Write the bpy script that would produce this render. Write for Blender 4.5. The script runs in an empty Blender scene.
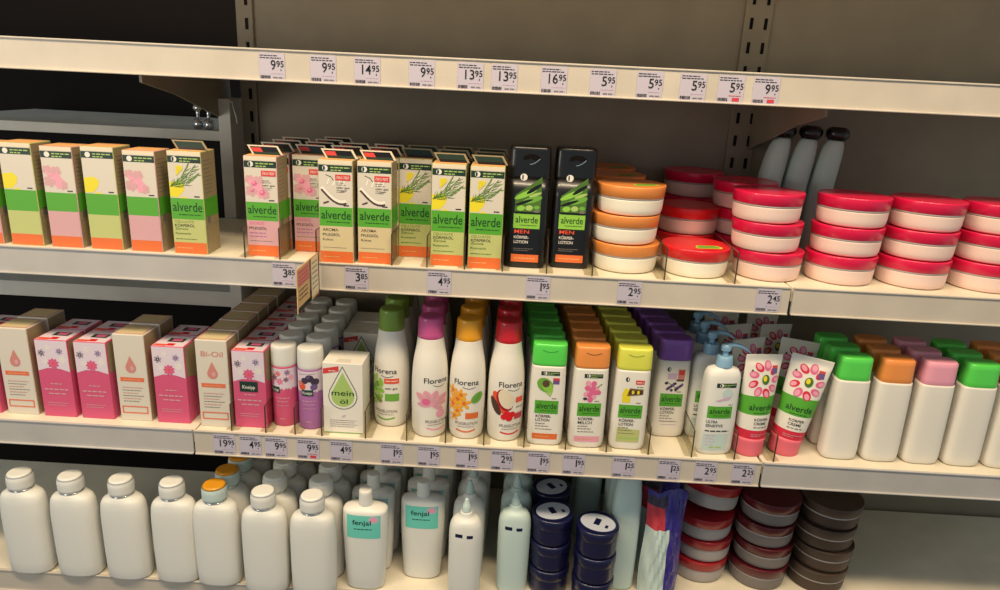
import bpy, bmesh, math, random
from mathutils import Vector, Matrix
random.seed(7)
C = bpy.context.scene.collection
PI = math.pi

# ------------------------------------------------------------------ camera, world, lights, exposure
CAMZ = 1.5
cam_d = bpy.data.cameras.new('camera'); cam = bpy.data.objects.new('camera', cam_d); C.objects.link(cam)
bpy.context.scene.camera = cam
cam_d.sensor_width = 36.0; cam_d.lens = 706.967 / 1000 * 36.0; cam_d.clip_start = .02
p_, r_, w_ = math.radians(17.042), math.radians(2.818), math.radians(-0.939)
f0 = Vector((math.sin(w_), math.cos(w_), 0)); x0 = Vector((math.cos(w_), -math.sin(w_), 0)); u0 = Vector((0, 0, 1))
f2 = f0*math.cos(p_) - u0*math.sin(p_); u2 = u0*math.cos(p_) + f0*math.sin(p_)
x3 = x0*math.cos(r_) + u2*math.sin(r_); u3 = -x0*math.sin(r_) + u2*math.cos(r_)
M = Matrix((x3, u3, -f2)).transposed().to_4x4(); M.translation = Vector((0, -1, CAMZ)); cam.matrix_world = M

sc = bpy.context.scene
sc.view_settings.view_transform = 'Standard'; sc.view_settings.look = 'None'
sc.view_settings.exposure = 0.0; sc.view_settings.gamma = 1.0; sc.view_settings.use_curve_mapping = False
world = bpy.data.worlds.new('shop_air'); sc.world = world; world.use_nodes = True
world.node_tree.nodes['Background'].inputs[0].default_value = (.78, .93, 1.0, 1)
world.node_tree.nodes['Background'].inputs[1].default_value = 0.36

def area(name, loc, target, sx, sy, power, col):
    l = bpy.data.lights.new(name, 'AREA'); l.shape = 'RECTANGLE'; l.size = sx; l.size_y = sy
    l.energy = power; l.color = col
    o = bpy.data.objects.new(name, l); C.objects.link(o); o.location = loc
    o.rotation_euler = (Vector(target) - Vector(loc)).to_track_quat('-Z', 'Y').to_euler()
    return o
area('ceiling_strip_light', (-.1, -.72, 2.65), (0, 0, 1.2), 2.2, .16, 50, (1, .785, .515))
area('neighbour_aisle_light', (-1.25, -1.0, 1.42), (-.45, .33, 1.38), .4, .4, 4.0, (1, .93, .80))

# ------------------------------------------------------------------ materials
def lin(c):
    return tuple(((v/255)/12.92 if v/255 <= .04045 else ((v/255+.055)/1.055)**2.4) for v in c) + (1,)
MATS = {}
def k_dark(n): return n in ('dark', 'slot')
def mat(name, rgb, rough=.5, metal=0, coat=0, bump=0, emit=None, trans=0):
    if name in MATS: return MATS[name]
    m = bpy.data.materials.new(name); m.use_nodes = True; nt = m.node_tree
    b = nt.nodes['Principled BSDF']
    b.inputs['Base Color'].default_value = lin(rgb); b.inputs['Roughness'].default_value = rough
    if k_dark(name): b.inputs['Specular IOR Level'].default_value = .1
    b.inputs['Metallic'].default_value = metal; b.inputs['Coat Weight'].default_value = coat
    if trans: b.inputs['Subsurface Weight'].default_value = 0
    if bump:
        tc = nt.nodes.new('ShaderNodeTexCoord'); n = nt.nodes.new('ShaderNodeTexNoise'); n.inputs['Scale'].default_value = bump
        n.inputs['Detail'].default_value = 6
        nt.links.new(tc.outputs['Object'], n.inputs['Vector'])
        mx = nt.nodes.new('ShaderNodeMix'); mx.data_type = 'RGBA'; mx.blend_type = 'MULTIPLY'
        cr = nt.nodes.new('ShaderNodeValToRGB'); cr.color_ramp.elements[0].color = (.86, .86, .86, 1); cr.color_ramp.elements[0].position = .3
        cr.color_ramp.elements[1].position = .7
        nt.links.new(n.outputs['Fac'], cr.inputs[0]); mx.inputs[0].default_value = 1
        mx.inputs[6].default_value = lin(rgb); nt.links.new(cr.outputs[0], mx.inputs[7])
        nt.links.new(mx.outputs[2], b.inputs['Base Color'])
        bp = nt.nodes.new('ShaderNodeBump'); bp.inputs['Strength'].default_value = .08; bp.inputs['Distance'].default_value = .002
        nt.links.new(n.outputs['Fac'], bp.inputs['Height']); nt.links.new(bp.outputs[0], b.inputs['Normal'])
    MATS[name] = m; return m
def clear(name, tint, mixv=.12, rough=.08):
    m = bpy.data.materials.new(name); m.use_nodes = True; nt = m.node_tree; nt.nodes.clear()
    o = nt.nodes.new('ShaderNodeOutputMaterial'); t = nt.nodes.new('ShaderNodeBsdfTransparent'); t.inputs[0].default_value = tint
    g = nt.nodes.new('ShaderNodeBsdfGlossy'); g.inputs['Roughness'].default_value = rough
    g.inputs[0].default_value = (.8, .8, .8, 1)
    x = nt.nodes.new('ShaderNodeMixShader'); x.inputs[0].default_value = mixv
    nt.links.new(t.outputs[0], x.inputs[1]); nt.links.new(g.outputs[0], x.inputs[2]); nt.links.new(x.outputs[0], o.inputs[0])
    MATS[name] = m; return m
P = dict(
    white=(232, 226, 214), paper=(214, 205, 190), cream=(228, 214, 186), rail=(204, 193, 178), railgrey=(190, 185, 180), shelf=(232, 222, 200),
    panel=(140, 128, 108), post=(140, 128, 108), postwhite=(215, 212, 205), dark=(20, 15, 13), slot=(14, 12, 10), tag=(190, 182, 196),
    ink=(30, 28, 34), inkred=(205, 60, 70), grey=(120, 112, 108), greenband=(84, 164, 44), limeband=(142, 198, 70), darkgreen=(22, 50, 38),
    logogreen=(18, 62, 24), orange=(226, 110, 50), orangecap=(236, 146, 72), toppeach=(226, 168, 108), rosepink=(212, 162, 166), petal=(236, 160, 180),
    petaldeep=(222, 104, 146), cocobeige=(210, 192, 148), cocobrown=(74, 48, 36), cocowhite=(240, 234, 220), lemonpale=(190, 194, 122),
    lemon=(232, 214, 40), needle=(74, 112, 40), needle2=(126, 150, 60), badge=(214, 64, 60), side=(158, 140, 106), black=(15, 13, 14),
    redlid=(222, 32, 40), pinklid=(222, 24, 74), whitejar=(240, 232, 214), pinkjar=(238, 208, 196), rim=(170, 162, 158), sticker=(196, 206, 60),
    flgreen=(118, 150, 52), flpink=(200, 84, 142), flyellow=(238, 164, 30), flred=(206, 30, 44), alvgreen=(90, 214, 82), alvgreendark=(40, 150, 60),
    alvyellow=(222, 222, 84), alvlav=(126, 76, 164), pump=(140, 180, 208), pumpdark=(92, 138, 190), kpink=(210, 84, 122), kviolet=(172, 108, 168),
    klilac=(222, 206, 216), kcap=(228, 226, 218), plate=(20, 62, 52), plum=(62, 50, 70), orangered=(228, 84, 52), drop=(168, 196, 108), dropline=(40, 74, 40),
    tubered=(216, 40, 68), tubepink=(232, 108, 124), aqua=(110, 208, 190), mauve=(206, 178, 200), amber=(222, 150, 30), navy=(16, 19, 58),
    ovalwhite=(184, 190, 204), violet=(54, 44, 132), redcard=(200, 60, 72), teal=(50, 116, 104), bioorange=(226, 110, 76), berry=(160, 28, 36),
    wine=(86, 14, 24), silver=(190, 190, 192), leafgreen=(110, 168, 60), avocado=(92, 64, 48), choc=(112, 78, 50), goldf=(244, 176, 50),
    lav2=(110, 84, 140), flagpink=(206, 132, 122), flagcream=(214, 178, 128), maroon=(74, 30, 40), cocoa=(70, 54, 44), mint=(196, 214, 208), chrome=(220, 220, 220))
def m(k):
    if k in MATS: return MATS[k]
    if k in ('rail', 'railgrey', 'shelf', 'panel', 'post', 'postwhite'): return mat(k, P[k], .45, bump=14)
    if k == 'chrome' or k == 'silver': return mat(k, P[k], .2, metal=1)
    if k in ('alvgreen', 'alvyellow', 'alvlav', 'orangecap', 'flgreen', 'flpink', 'flyellow', 'flred', 'redlid', 'pinklid', 'black', 'navy', 'violet', 'pump', 'pumpdark', 'wine', 'berry', 'amber'):
        return mat(k, P[k], .3, coat=.15)
    return mat(k, P[k], .5)
clear('acrylic', (.93, .92, .88, 1), .07)
mat('acrylic_edge', (70, 56, 40), .3)

# ------------------------------------------------------------------ mesh builder
class MB:
    def __init__(s): s.v = []; s.f = []; s.k = []; s.sm = []
    def add(s, vs, fs, k, smooth=False):
        n = len(s.v); s.v += [tuple(q) for q in vs]
        for f in fs: s.f.append(tuple(n+i for i in f)); s.k.append(k); s.sm.append(smooth)
    def box(s, a, b, k, bev=0):
        x0, y0, z0 = a; x1, y1, z1 = b
        if bev:
            bm = bmesh.new(); bmesh.ops.create_cube(bm, size=1)
            for v in bm.verts: v.co = Vector(((x0+x1)/2+v.co.x*(x1-x0), (y0+y1)/2+v.co.y*(y1-y0), (z0+z1)/2+v.co.z*(z1-z0)))
            bmesh.ops.bevel(bm, geom=bm.edges[:], offset=bev, segments=2, affect='EDGES', profile=.5)
            bm.verts.index_update(); s.add([v.co for v in bm.verts], [[v.index for v in f.verts] for f in bm.faces], k); bm.free(); return
        s.add([(x0,y0,z0),(x1,y0,z0),(x1,y1,z0),(x0,y1,z0),(x0,y0,z1),(x1,y0,z1),(x1,y1,z1),(x0,y1,z1)],
              [(0,3,2,1),(4,5,6,7),(0,1,5,4),(1,2,6,5),(2,3,7,6),(3,0,4,7)], k)
    def loft(s, prof, k, seg=40, kf=None, cx=0, cy=0, captop=True):
        """prof: (z, rx, ry, n) rings of a superellipse"""
        base = len(s.v)
        for (z, rx, ry, n) in prof:
            for i in range(seg):
                t = 2*PI*i/seg; c, d = math.cos(t), math.sin(t)
                s.v.append((cx+rx*math.copysign(abs(c)**(2/n), c), cy+ry*math.copysign(abs(d)**(2/n), d), z))
        for j in range(len(prof)-1):
            kk = kf((prof[j][0]+prof[j+1][0])/2) if kf else k
            for i in range(seg):
                a = base+j*seg+i; b = base+j*seg+(i+1) % seg
                s.f.append((a, b, b+seg, a+seg)); s.k.append(kk); s.sm.append(True)
        s.f.append(tuple(base+i for i in reversed(range(seg)))); s.k.append(kf(prof[0][0]) if kf else k); s.sm.append(False)
        if captop:
            s.f.append(tuple(base+(len(prof)-1)*seg+i for i in range(seg))); s.k.append(kf(prof[-1][0]) if kf else k); s.sm.append(False)
    def build(s, name, parent=None):
        me = bpy.data.meshes.new(name); me.from_pydata(s.v, [], s.f)
        ks = []; 
        for k in s.k:
            if k not in ks: ks.append(k)
        for k in ks: me.materials.append(m(k))
        for p, k, sm in zip(me.polygons, s.k, s.sm): p.material_index = ks.index(k); p.use_smooth = sm
        me.update()
        o = bpy.data.objects.new(name, me); C.objects.link(o)
        if parent: o.parent = parent
        return o

def smoothprof(pts, steps=5):
    """Catmull-Rom through (z, rx, ry, n) points; repeated points keep a crease"""
    out = []
    for i in range(len(pts)-1):
        p0 = pts[max(i-1, 0)]; p1 = pts[i]; p2 = pts[i+1]; p3 = pts[min(i+2, len(pts)-1)]
        dz = p2[0]-p1[0]
        if dz < .0035: out.append(p1); continue
        def sl(a, b, q): return (b[q]-a[q])/(b[0]-a[0]) if b[0]-a[0] > 1e-6 else 0
        for t in range(steps):
            u = t/steps; r = [p1[0]+dz*u]
            for q in (1, 2, 3):
                m1 = sl(p0, p2, q)*dz if i > 0 and p1[0]-p0[0] > .0035 else (p2[q]-p1[q])
                m2 = sl(p1, p3, q)*dz if i < len(pts)-2 and p3[0]-p2[0] > .0035 else (p2[q]-p1[q])
                h = (2*u**3-3*u*u+1)*p1[q]+(u**3-2*u*u+u)*m1+(-2*u**3+3*u*u)*p2[q]+(u**3-u*u)*m2
                r.append(h)
            out.append(tuple(r))
    out.append(pts[-1]); return out
def profat(prof, z):
    if z <= prof[0][0]: return prof[0]
    for a, b in zip(prof, prof[1:]):
        if z <= b[0]:
            t = (z-a[0])/max(b[0]-a[0], 1e-9); return tuple(a[i]+(b[i]-a[i])*t for i in range(4))
    return prof[-1]

# ------------------------------------------------------------------ lettering
TXT = {}
def text_tris(s):
    if s in TXT: return TXT[s]
    cu = bpy.data.curves.new('t', 'FONT'); cu.body = s; cu.size = 1; cu.resolution_u = 3; cu.offset = .008; cu.fill_mode = 'FRONT'
    o = bpy.data.objects.new('t', cu); C.objects.link(o)
    dg = bpy.context.evaluated_depsgraph_get(); me = o.evaluated_get(dg).to_mesh(); me.calc_loop_triangles()
    vs = [(v.co.x, v.co.y) for v in me.vertices]; tr = [tuple(t.vertices) for t in me.loop_triangles]
    tris = [[vs[i] for i in t] for t in tr]
    o.evaluated_get(dg).to_mesh_clear(); bpy.data.objects.remove(o); bpy.data.curves.remove(cu)
    xs = [q[0] for q in vs] or [0, 1]
    TXT[s] = (tris, min(xs), max(xs)); return TXT[s]

class Decal:
    def __init__(s): s.p = []     # (points, material, layer)
    def poly(s, pts, k, l=1): s.p.append((list(pts), k, l))
    def rect(s, x0, y0, x1, y1, k, l=1): s.poly([(x0,y0),(x1,y0),(x1,y1),(x0,y1)], k, l)
    def ell(s, cx, cy, rx, ry, k, l=2, rot=0, n=14):
        c, d = math.cos(rot), math.sin(rot)
        s.poly([(cx+rx*math.cos(t)*c-ry*math.sin(t)*d, cy+rx*math.cos(t)*d+ry*math.sin(t)*c) for t in [2*PI*i/n for i in range(n)]], k, l)
    def line(s, pts, w, k, l=2, taper=False):
        n = len(pts)-1
        for i in range(n):
            (a, b), (c, d) = pts[i], pts[i+1]; L = math.hypot(c-a, d-b) or 1; nx, ny = -(d-b)/L, (c-a)/L
            w0 = w*(1-i/n*.9) if taper else w; w1 = w*(1-(i+1)/n*.9) if taper else w
            s.poly([(a-nx*w0/2, b-ny*w0/2), (c-nx*w1/2, d-ny*w1/2), (c+nx*w1/2, d+ny*w1/2), (a+nx*w0/2, b+ny*w0/2)], k, l)
    def text(s, t, x, y, h, k, l=3, width=None, al='l'):
        """h = capital height; width = fit to this width"""
        tr, a, b = text_tris(t); sy = h/.70; sx = sy if width is None else width/(b-a)
        W = (b-a)*sx; ox = x-(W/2 if al == 'c' else W if al == 'r' else 0)
        for q in tr: s.poly([(ox+(u-a)*sx, y+v*sy) for u, v in q], k, l)
    def words(s, x, y, w, h, k, l=3, seed=1):
        r = random.Random(seed); e = x+w
        while x < e:
            g = min(r.uniform(1.6, 4)*h, e-x); s.rect(x, y, x+g, y+h*.75, k, l); x += g+h*.6
    def shift(s, dx, dy, sx=1, sy=1):
        s.p = [([(x*sx+dx, y*sy+dy) for x, y in pts], k, l) for pts, k, l in s.p]; return s
    def add(s, d): s.p += d.p; return s
    def build(s, fn, name, parent, cell=None):
        mb = MB(); nth = 0
        for pts, k, l in s.p:
            if len(pts) != 3: nth += 1
            lift = 0 if len(pts) == 3 else (nth % 30)*.000003
            ar = sum(pts[i][0]*pts[(i+1) % len(pts)][1]-pts[(i+1) % len(pts)][0]*pts[i][1] for i in range(len(pts)))
            if ar < 0: pts = pts[::-1]
            cells = [pts]
            if cell:
                for ax in (0, 1):
                    out = []
                    for q in cells:
                        lo = min(p[ax] for p in q); hi = max(p[ax] for p in q); i0 = math.floor(lo/cell[ax]); i1 = math.ceil(hi/cell[ax])
                        for i in range(i0, max(i1, i0+1)):
                            r = clip(clip(q, ax, i*cell[ax], 1), ax, (i+1)*cell[ax], -1)
                            if len(r) > 2: out.append(r)
                    cells = out
            for q in cells:
                vs = [fn(u, v, .00012+.00010*l+lift) for u, v in q]
                mb.add(vs, [tuple(range(len(vs)))], k, bool(cell))
        return mb.build(name, parent)
def clip(q, ax, c, sg):
    out = []; n = len(q)
    if n < 3: return out
    for i in range(n):
        a, b = q[i], q[(i+1) % n]; da, db = (a[ax]-c)*sg, (b[ax]-c)*sg
        if da >= -1e-9: out.append(a)
        if (da > 1e-9 and db < -1e-9) or (da < -1e-9 and db > 1e-9):
            t = da/(da-db); out.append((a[0]+(b[0]-a[0])*t, a[1]+(b[1]-a[1])*t))
    return out
def flat(y0): return lambda u, v, o: (u, y0-o, v)
def wrap(prof):
    def fn(u, v, o):
        z, rx, ry, n = profat(prof, v)
        if abs(n-2) < .05:
            t = max(-1.5, min(1.5, u/rx)); return ((rx+o)*math.sin(t), -(ry+o)*math.cos(t), v)
        q = min(abs(u/rx), .985); return (u, -ry*(1-q**n)**(1/n)-o, v)
    return fn

# ------------------------------------------------------------------ things
def empty(name, loc, rz=0):
    o = bpy.data.objects.new(name, None); C.objects.link(o); o.location = loc; o.rotation_euler = (0, 0, rz); o.empty_display_size = .02; return o
def tag(o, label, cat, group=None):
    o['label'] = label; o['category'] = cat
    if group: o['group'] = group
    return o
def struct(o): o['kind'] = 'structure'; return o
def copy_tree(o, parent=None):
    c = o.copy(); C.objects.link(c)
    if parent: c.parent = parent
    for ch in list(o.children): copy_tree(ch, c)
    return c
def stretch(o, fx, fy, fz):
    for c in o.children:
        if c.type == 'MESH': c.data.transform(Matrix.Diagonal((fx, fy, fz, 1)))
        stretch(c, fx, fy, fz)
class Proto:
    """first placing moves the built thing, later ones copy it"""
    def __init__(s, fn, *a): s.fn = fn; s.a = a; s.o = None
    def put(s, x, y, z, label, cat, group=None, rz=0, tilt=(0, 0)):
        if s.o is None: s.o = s.fn(*s.a); o = s.o
        else: o = copy_tree(s.o)
        o.location = (x, y, z); o.rotation_euler = (tilt[0], tilt[1], rz); tag(o, label, cat)
        if group: o['group'] = group
        elif 'group' in o: del o['group']
        return o
ORD = ['front', 'second', 'third', 'fourth', 'fifth', 'sixth', 'seventh', 'eighth']

ZA, ZB, ZT = 1.228, .940, 1.482
ZC = .651
RH = .040
BACK = .35

# ---- the setting
def plane_box(name, a, b, k):
    mb = MB(); mb.box(a, b, k); return mb.build(name)
struct(plane_box('wall_back', (-.52, BACK, .1), (1.35, BACK+.02, 2.1), 'panel'))
struct(plane_box('wall_left_bay_shade', (-1.6, .66, .1), (-.45, .68, 2.1), 'dark'))  # near-black sheet: the shade of the recess is in its colour
struct(plane_box('floor', (-2.2, -3.2, -.02), (2.2, .8, 0), 'grey'))

def upright(x, label, cols):
    mb = MB(); w = .048 if len(cols) > 1 else .03
    mb.box((x-w/2, BACK-.006, .1), (x+w/2, BACK-.0005, 2.1), 'post', .001)
    for i in range(32):
        z = .6+i*.0405
        for c in cols:
            mb.box((x+c-.0028, BACK-.0068, z-.0095), (x+c+.0028, BACK-.0058, z+.0095), 'slot')
    o = mb.build('slotted_upright'); tag(o, label, 'shelf upright'); return o
upright(-.505, 'slotted steel shelf upright at the left end of the back panel', [.004])
upright(.408, 'slotted steel shelf upright with two slot rows behind the pink jars', [-.011, .014])
# pale post of the neighbouring bay
mb = MB(); mb.box((-.540, .285, .15), (-.518, .345, 1.442), 'postwhite', .001)
tag(mb.build('bay_post'), 'pale square post left of the back panel, beside the dark recess', 'post')
mb = MB(); wp = [(-.5120, .283, 1.437), (-.5100, .283, 1.425), (-.5065, .283, 1.411), (-.5050, .283, 1.400)]
for a in wp:
    for t in range(6): mb.v.append((a[0]+.0011*math.cos(t*PI/3), a[1]+.0011*math.sin(t*PI/3), a[2]))
for q in range(3):
    for t in range(6): mb.f.append((q*6+t, q*6+(t+1) % 6, q*6+6+(t+1) % 6, q*6+6+t)); mb.k.append('postwhite'); mb.sm.append(True)
mb.f += [tuple(range(5, -1, -1)), tuple(range(18, 24))]; mb.k += ['postwhite']*2; mb.sm += [False]*2
mb.box((-.5180, .2815, 1.4350), (-.5105, .2845, 1.4380), 'postwhite')
tag(mb.build('hook_wire'), 'thin slanted white wire hanging from the pale square post', 'wire')

def bracket(x, label):
    mb = MB(); t = .002; yb, yf = BACK-.007, .03
    pr = [(yb, 1.395), (yb, ZT-.001), (yf, ZT-.001), (yf, ZT-.012), (.13, 1.452)]
    vs = [(x-t, y, z) for y, z in pr]+[(x+t, y, z) for y, z in pr]; n = len(pr)
    mb.add(vs, [tuple(range(n))[::-1], tuple(range(n, 2*n))]+[(i, (i+1) % n, n+(i+1) % n, n+i) for i in range(n)], 'post')
    tag(mb.build('shelf_bracket'), label, 'bracket')
bracket(.425, 'tapered steel bracket under the top shelf, right of the double-slotted upright')
bracket(-.54, 'tapered steel bracket under the top shelf above the dark recess at left')

def shelf(name, z, x0, x1, y1, label, k='shelf'):
    mb = MB(); mb.box((x0, .004, z-.022), (x1, y1, z), k, .001)
    o = mb.build(name); tag(o, label, 'shelf'); return o
def price_rail(parent, z, x0, x1, k='rail'):
    mb = MB(); mb.box((x0, -.0005, z-RH), (x1, .0038, z), k)
    mb.box((x0, -.0035, z-RH-.0012), (x1, .001, z-RH+.0012), k, .0008)
    mb.box((x0, -.0022, z-.0012), (x1, .001, z+.0012), k, .0006)
    return mb.build('price_rail', parent)
s = shelf('shelf_board', ZT+RH, -1.1, 1.1, BACK-.008, 'cream top shelf whose front rail carries the price tags from 13 95 to 9 95'); price_rail(s, ZT+RH, -1.1, 1.1)
s = shelf('shelf_board', ZT+.33, -1.1, 1.1, BACK-.008, 'unseen topmost shelf, added to shade the one whose rail carries the 13 95 tags'); price_rail(s, ZT+.33, -1.1, 1.1)  # out-of-view shelf, added to keep the space below it dark
s = shelf('shelf_board', ZA, -1.1, -.287, .28, 'left length of the middle shelf under the pink rose cartons'); price_rail(s, ZA, -1.1, -.287, 'railgrey')
s = shelf('shelf_board', ZA, -.285, .4075, BACK-.008, 'middle shelf under the coconut cartons, black bottles and cream jars'); price_rail(s, ZA, -.285, .4065)
s = shelf('shelf_board', ZA, .410, 1.1, BACK-.008, 'middle shelf of the next bay at the far right'); price_rail(s, ZA, .4115, 1.1)
s = shelf('shelf_board', ZB, -1.1, -.494, BACK-.008, 'lower shelf of the next bay at the far left'); price_rail(s, ZB, -1.1, -.4965, 'railgrey')
s = shelf('shelf_board', ZB, -.492, .4075, BACK-.008, 'lower shelf under the lotion bottles with a dense row of price tags'); price_rail(s, ZB, -.4935, .4085)
s = shelf('shelf_board', ZB, .4115, 1.1, BACK-.008, 'lower shelf whose blank rail starts right of the 2 25 tag'); price_rail(s, ZB, .4125, 1.1, 'railgrey')
s = shelf('shelf_board', ZC, -1.1, 1.1, BACK-.008, 'bottom shelf holding the white bath bottles'); price_rail(s, ZC, -1.1, 1.1)

# recess of the neighbouring bay, with its own small shelves
for z, t, lb in ((1.384, .018, 'small beige shelf in the dark recess under the tiny bottles'), (1.077, .03, 'grey shelf in the recess below the middle shelf at left')):
    mb = MB(); mb.box((-1.1, .30, z-t), (-.5405, .62, z), 'postwhite', .001)
    tag(mb.build('recess_shelf'), lb, 'shelf')
def tiny_bottle():
    r = empty('perfume_bottle', (0, 0, 0)); a = MB(); pr = smoothprof([(0, .006, .006, 2), (.006, .0095, .0095, 2), (.016, .008, .008, 2), (.020, .0035, .0035, 2), (.027, .003, .003, 2)])
    a.loft(pr, 'silver', 20); a.build('glass_body', r); b = MB(); b.loft(smoothprof([(.027, .0035, .0035, 2), (.032, .0035, .0035, 2), (.037, .008, .006, 2), (.042, .007, .005, 2), (.044, .003, .003, 2)]), 'chrome', 20); b.build('stopper', r); return r
tb = Proto(tiny_bottle)
tb.put(-.570, .315, 1.384, 'small glass bottle at the right end of the recess shelf, beside the pale post', 'bottle')
tb.put(-.592, .320, 1.384, 'small glass bottle at the left of its pair on the recess shelf', 'bottle')

# ------------------------------------------------------------------ price tags
def price_tag(x, zt, big, small, red, label, first=False):
    o = MB(); o.box((-.0175, -.0008, -.0175), (.0175, 0, .0175), 'tag')
    r = o.build('price_tag'); r.location = (x, -.0006, zt); tag(r, label, 'price tag')
    d = Decal(); rr = random.Random(int(x*1000)+big.__hash__() % 7 if False else int(x*1000))
    d.words(-.016, .0135, .024, .0015, 'ink', 2, int(x*1000)); d.words(-.016, .0105, .029, .0015, 'ink', 2, int(x*999))
    d.text(small, .0163, -.0002, .0080, 'ink', 3, al='r', width=.0100)
    d.text(big, .0054, -.0040, .0125, 'ink', 3, al='r', width=.0068 if len(big) == 1 and big != '1' else None if big == '1' else .0125)
    d.rect(.0118, -.0052, .0130, -.0030, 'ink', 2)
    d.words(-.002, -.0092, .0165, .0012, 'mauve' if not red else 'inkred', 2, 5)
    if red: d.rect(.003, -.0158, .0125, -.0112, 'inkred', 2)
    else: d.words(.001, -.0150, .0145, .0022, 'grey', 2, 9)
    xx = -.016
    while xx < -.003:
        w = rr.choice([.0004, .0007, .001]); d.rect(xx, -.0160, xx+w, -.0118, 'ink', 2); xx += w+rr.choice([.0004, .0006])
    d.build(flat(-.0008), 'printed_price', r); return r
G = None
TT = [(-.342, '9', '95', 0), (-.272, '9', '95', 0), (-.212, '14', '95', 0), (-.138, '9', '95', 0), (-.072, '13', '95', 0), (-.026, '13', '95', 0), (.041, '16', '95', 0),
      (.107, '5', '95', 0), (.170, '5', '95', 0), (.228, '5', '95', 0), (.279, '5', '95', 1), (.326, '9', '95', 1)]
TL = ['price tag at the left end of the top shelf rail, its price cut off', 'price tag 9 95 on the top shelf rail left of the 14 95 tag', 'price tag 14 95 on the top shelf rail',
      'price tag 9 95 on the top rail between the 14 95 and 13 95 tags', 'left of the two neighbouring 13 95 price tags on the top rail', 'right of the two neighbouring 13 95 price tags on the top rail',
      'price tag 16 95 on the top shelf rail', 'price tag 5 95 next to the 16 95 tag on the top rail', 'second of four 5 95 price tags from the left on the top rail',
      'third of four 5 95 price tags from the left on the top rail', 'price tag 5 95 with a red mark on the top rail', 'price tag 9 95 with a red mark at the right of the top rail']
for (x, b, c, r), lb in zip(TT, TL): price_tag(x+.001, ZT+.0185, b, c, r, lb)['group'] = 'price tags on the top rail'
for x, b, c, lb in [(-.336, '3', '85', 'price tag 3 85 under the pink rose cartons, partly behind the flag sign'), (-.228, '3', '85', 'price tag 3 85 under the coconut cartons'),
                    (-.106, '4', '95', 'price tag 4 95 under the lemon cartons'), (.040, '1', '95', 'price tag 1 95 under the black bottles'),
                    (.174, '2', '95', 'price tag 2 95 under the orange-lidded jars'), (.377, '2', '45', 'price tag 2 45 under the pink-lidded jars')]:
    price_tag(x-.001, ZA-.0205, b, c, 0, lb)['group'] = 'price tags on the middle rail'
for x, b, c, r, lb in [(-.447, '19', '95', 0, 'price tag 19 95 at the left end of the lower rail'), (-.405, '4', '95', 0, 'price tag 4 95 under the tall pink box'),
                    (-.364, '9', '95', 0, 'price tag 9 95 under the pink white-capped bottle'), (-.312, '9', '95', 1, 'price tag 9 95 under the purple white-capped bottle'),
                    (-.259, '4', '95', 0, 'price tag 4 95 under the white box with the green drop'), (-.178, '1', '95', 0, 'price tag 1 95 under the green-capped round bottle'),
                    (-.119, '1', '95', 0, 'price tag 1 95 under the pink-capped round bottle'), (-.058, '1', '95', 0, 'price tag 1 95 under the yellow-capped round bottle'),
                    (-.002, '2', '95', 0, 'price tag 2 95 under the red-capped round bottle'), (.056, '1', '95', 0, 'price tag 1 95 under the green-capped flat bottle'),
                    (.112, '1', '95', 0, 'price tag 1 95 under the orange-capped flat bottle'), (.191, '1', '25', 0, 'price tag 1 25 under the yellow-capped flat bottle'),
                    (.263, '1', '25', 0, 'price tag 1 25 under the purple-capped flat bottle'), (.321, '2', '95', 0, 'price tag 2 95 under the pump bottle'),
                    (.380, '2', '25', 0, 'price tag 2 25 at the right end of the lower rail')]:
    price_tag(x+.0015, ZB-.0205, b, c, r, lb)['group'] = 'price tags on the lower rail'

# ------------------------------------------------------------------ clear dividers
def divider():
    r = empty('shelf_divider', (0, 0, 0)); a = MB()
    y1 = .30
    a.add([(0, 0, 0), (0, y1, 0), (0, y1, .047), (0, 0, .047), (.0012, 0, 0), (.0012, y1, 0), (.0012, y1, .047), (.0012, 0, .047)],
          [(0, 1, 2, 3), (7, 6, 5, 4), (1, 5, 6, 2)], 'acrylic')
    a.box((-.010, .002, .0004), (.011, y1, .0011), 'acrylic')
    a.build('clear_panel', r)
    e = MB(); e.box((-.0003, -.0006, 0), (.0015, .0008, .047), 'acrylic_edge'); e.box((-.0002, .0008, .0468), (.0014, y1, .0474), 'acrylic_edge'); e.build('dark_edge', r)
    return r
dv = Proto(divider)
DA = [(-.397, 'left of the front pink rose carton'), (-.345, 'right of the front pink rose carton'), (-.2905, 'left of the first coconut carton'), (-.179, 'right of the coconut cartons'),
      (-.127, 'right of the set-back lemon carton'), (-.0715, 'between the two front lemon cartons'), (-.0155, 'left of the first black bottle'), (.0495, 'between the two black bottles'),
      (.1165, 'left of the orange-lidded jars'), (.2225, 'between the orange-lidded and red-lidded jars'), (.3255, 'between the red-lidded and pink-lidded jars')]
for x, t in DA: dv.put(x, .006, ZA, 'clear plastic shelf divider on the middle shelf ' + t, 'shelf divider', 'clear dividers on the middle shelf')
DB = [(-.4355, 'between the pale and pink boxes'), (-.3805, 'right of the pink box'), (-.3335, 'between the two white-capped bottles'), (-.2905, 'left of the green drop box'), (-.2205, 'right of the green drop box'),
      (-.1545, 'left of the pink-capped bottle'), (-.0925, 'between the pink-capped and yellow-capped bottles'), (-.0315, 'between the yellow-capped and red-capped bottles'), (.0325, 'right of the red-capped bottle'),
      (.0985, 'between the green-capped and orange-capped bottles'), (.1635, 'between the orange-capped and yellow-capped bottles'), (.230, 'between the yellow-capped and purple-capped bottles'),
      (.2985, 'left of the pump bottle'), (.366, 'between the pump bottle and the first tube'), (.428, 'between the two front tubes')]
for x, t in DB: dv.put(x, .006, ZB, 'clear plastic shelf divider on the lower shelf ' + t, 'shelf divider', 'clear dividers on the lower shelf')

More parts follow.
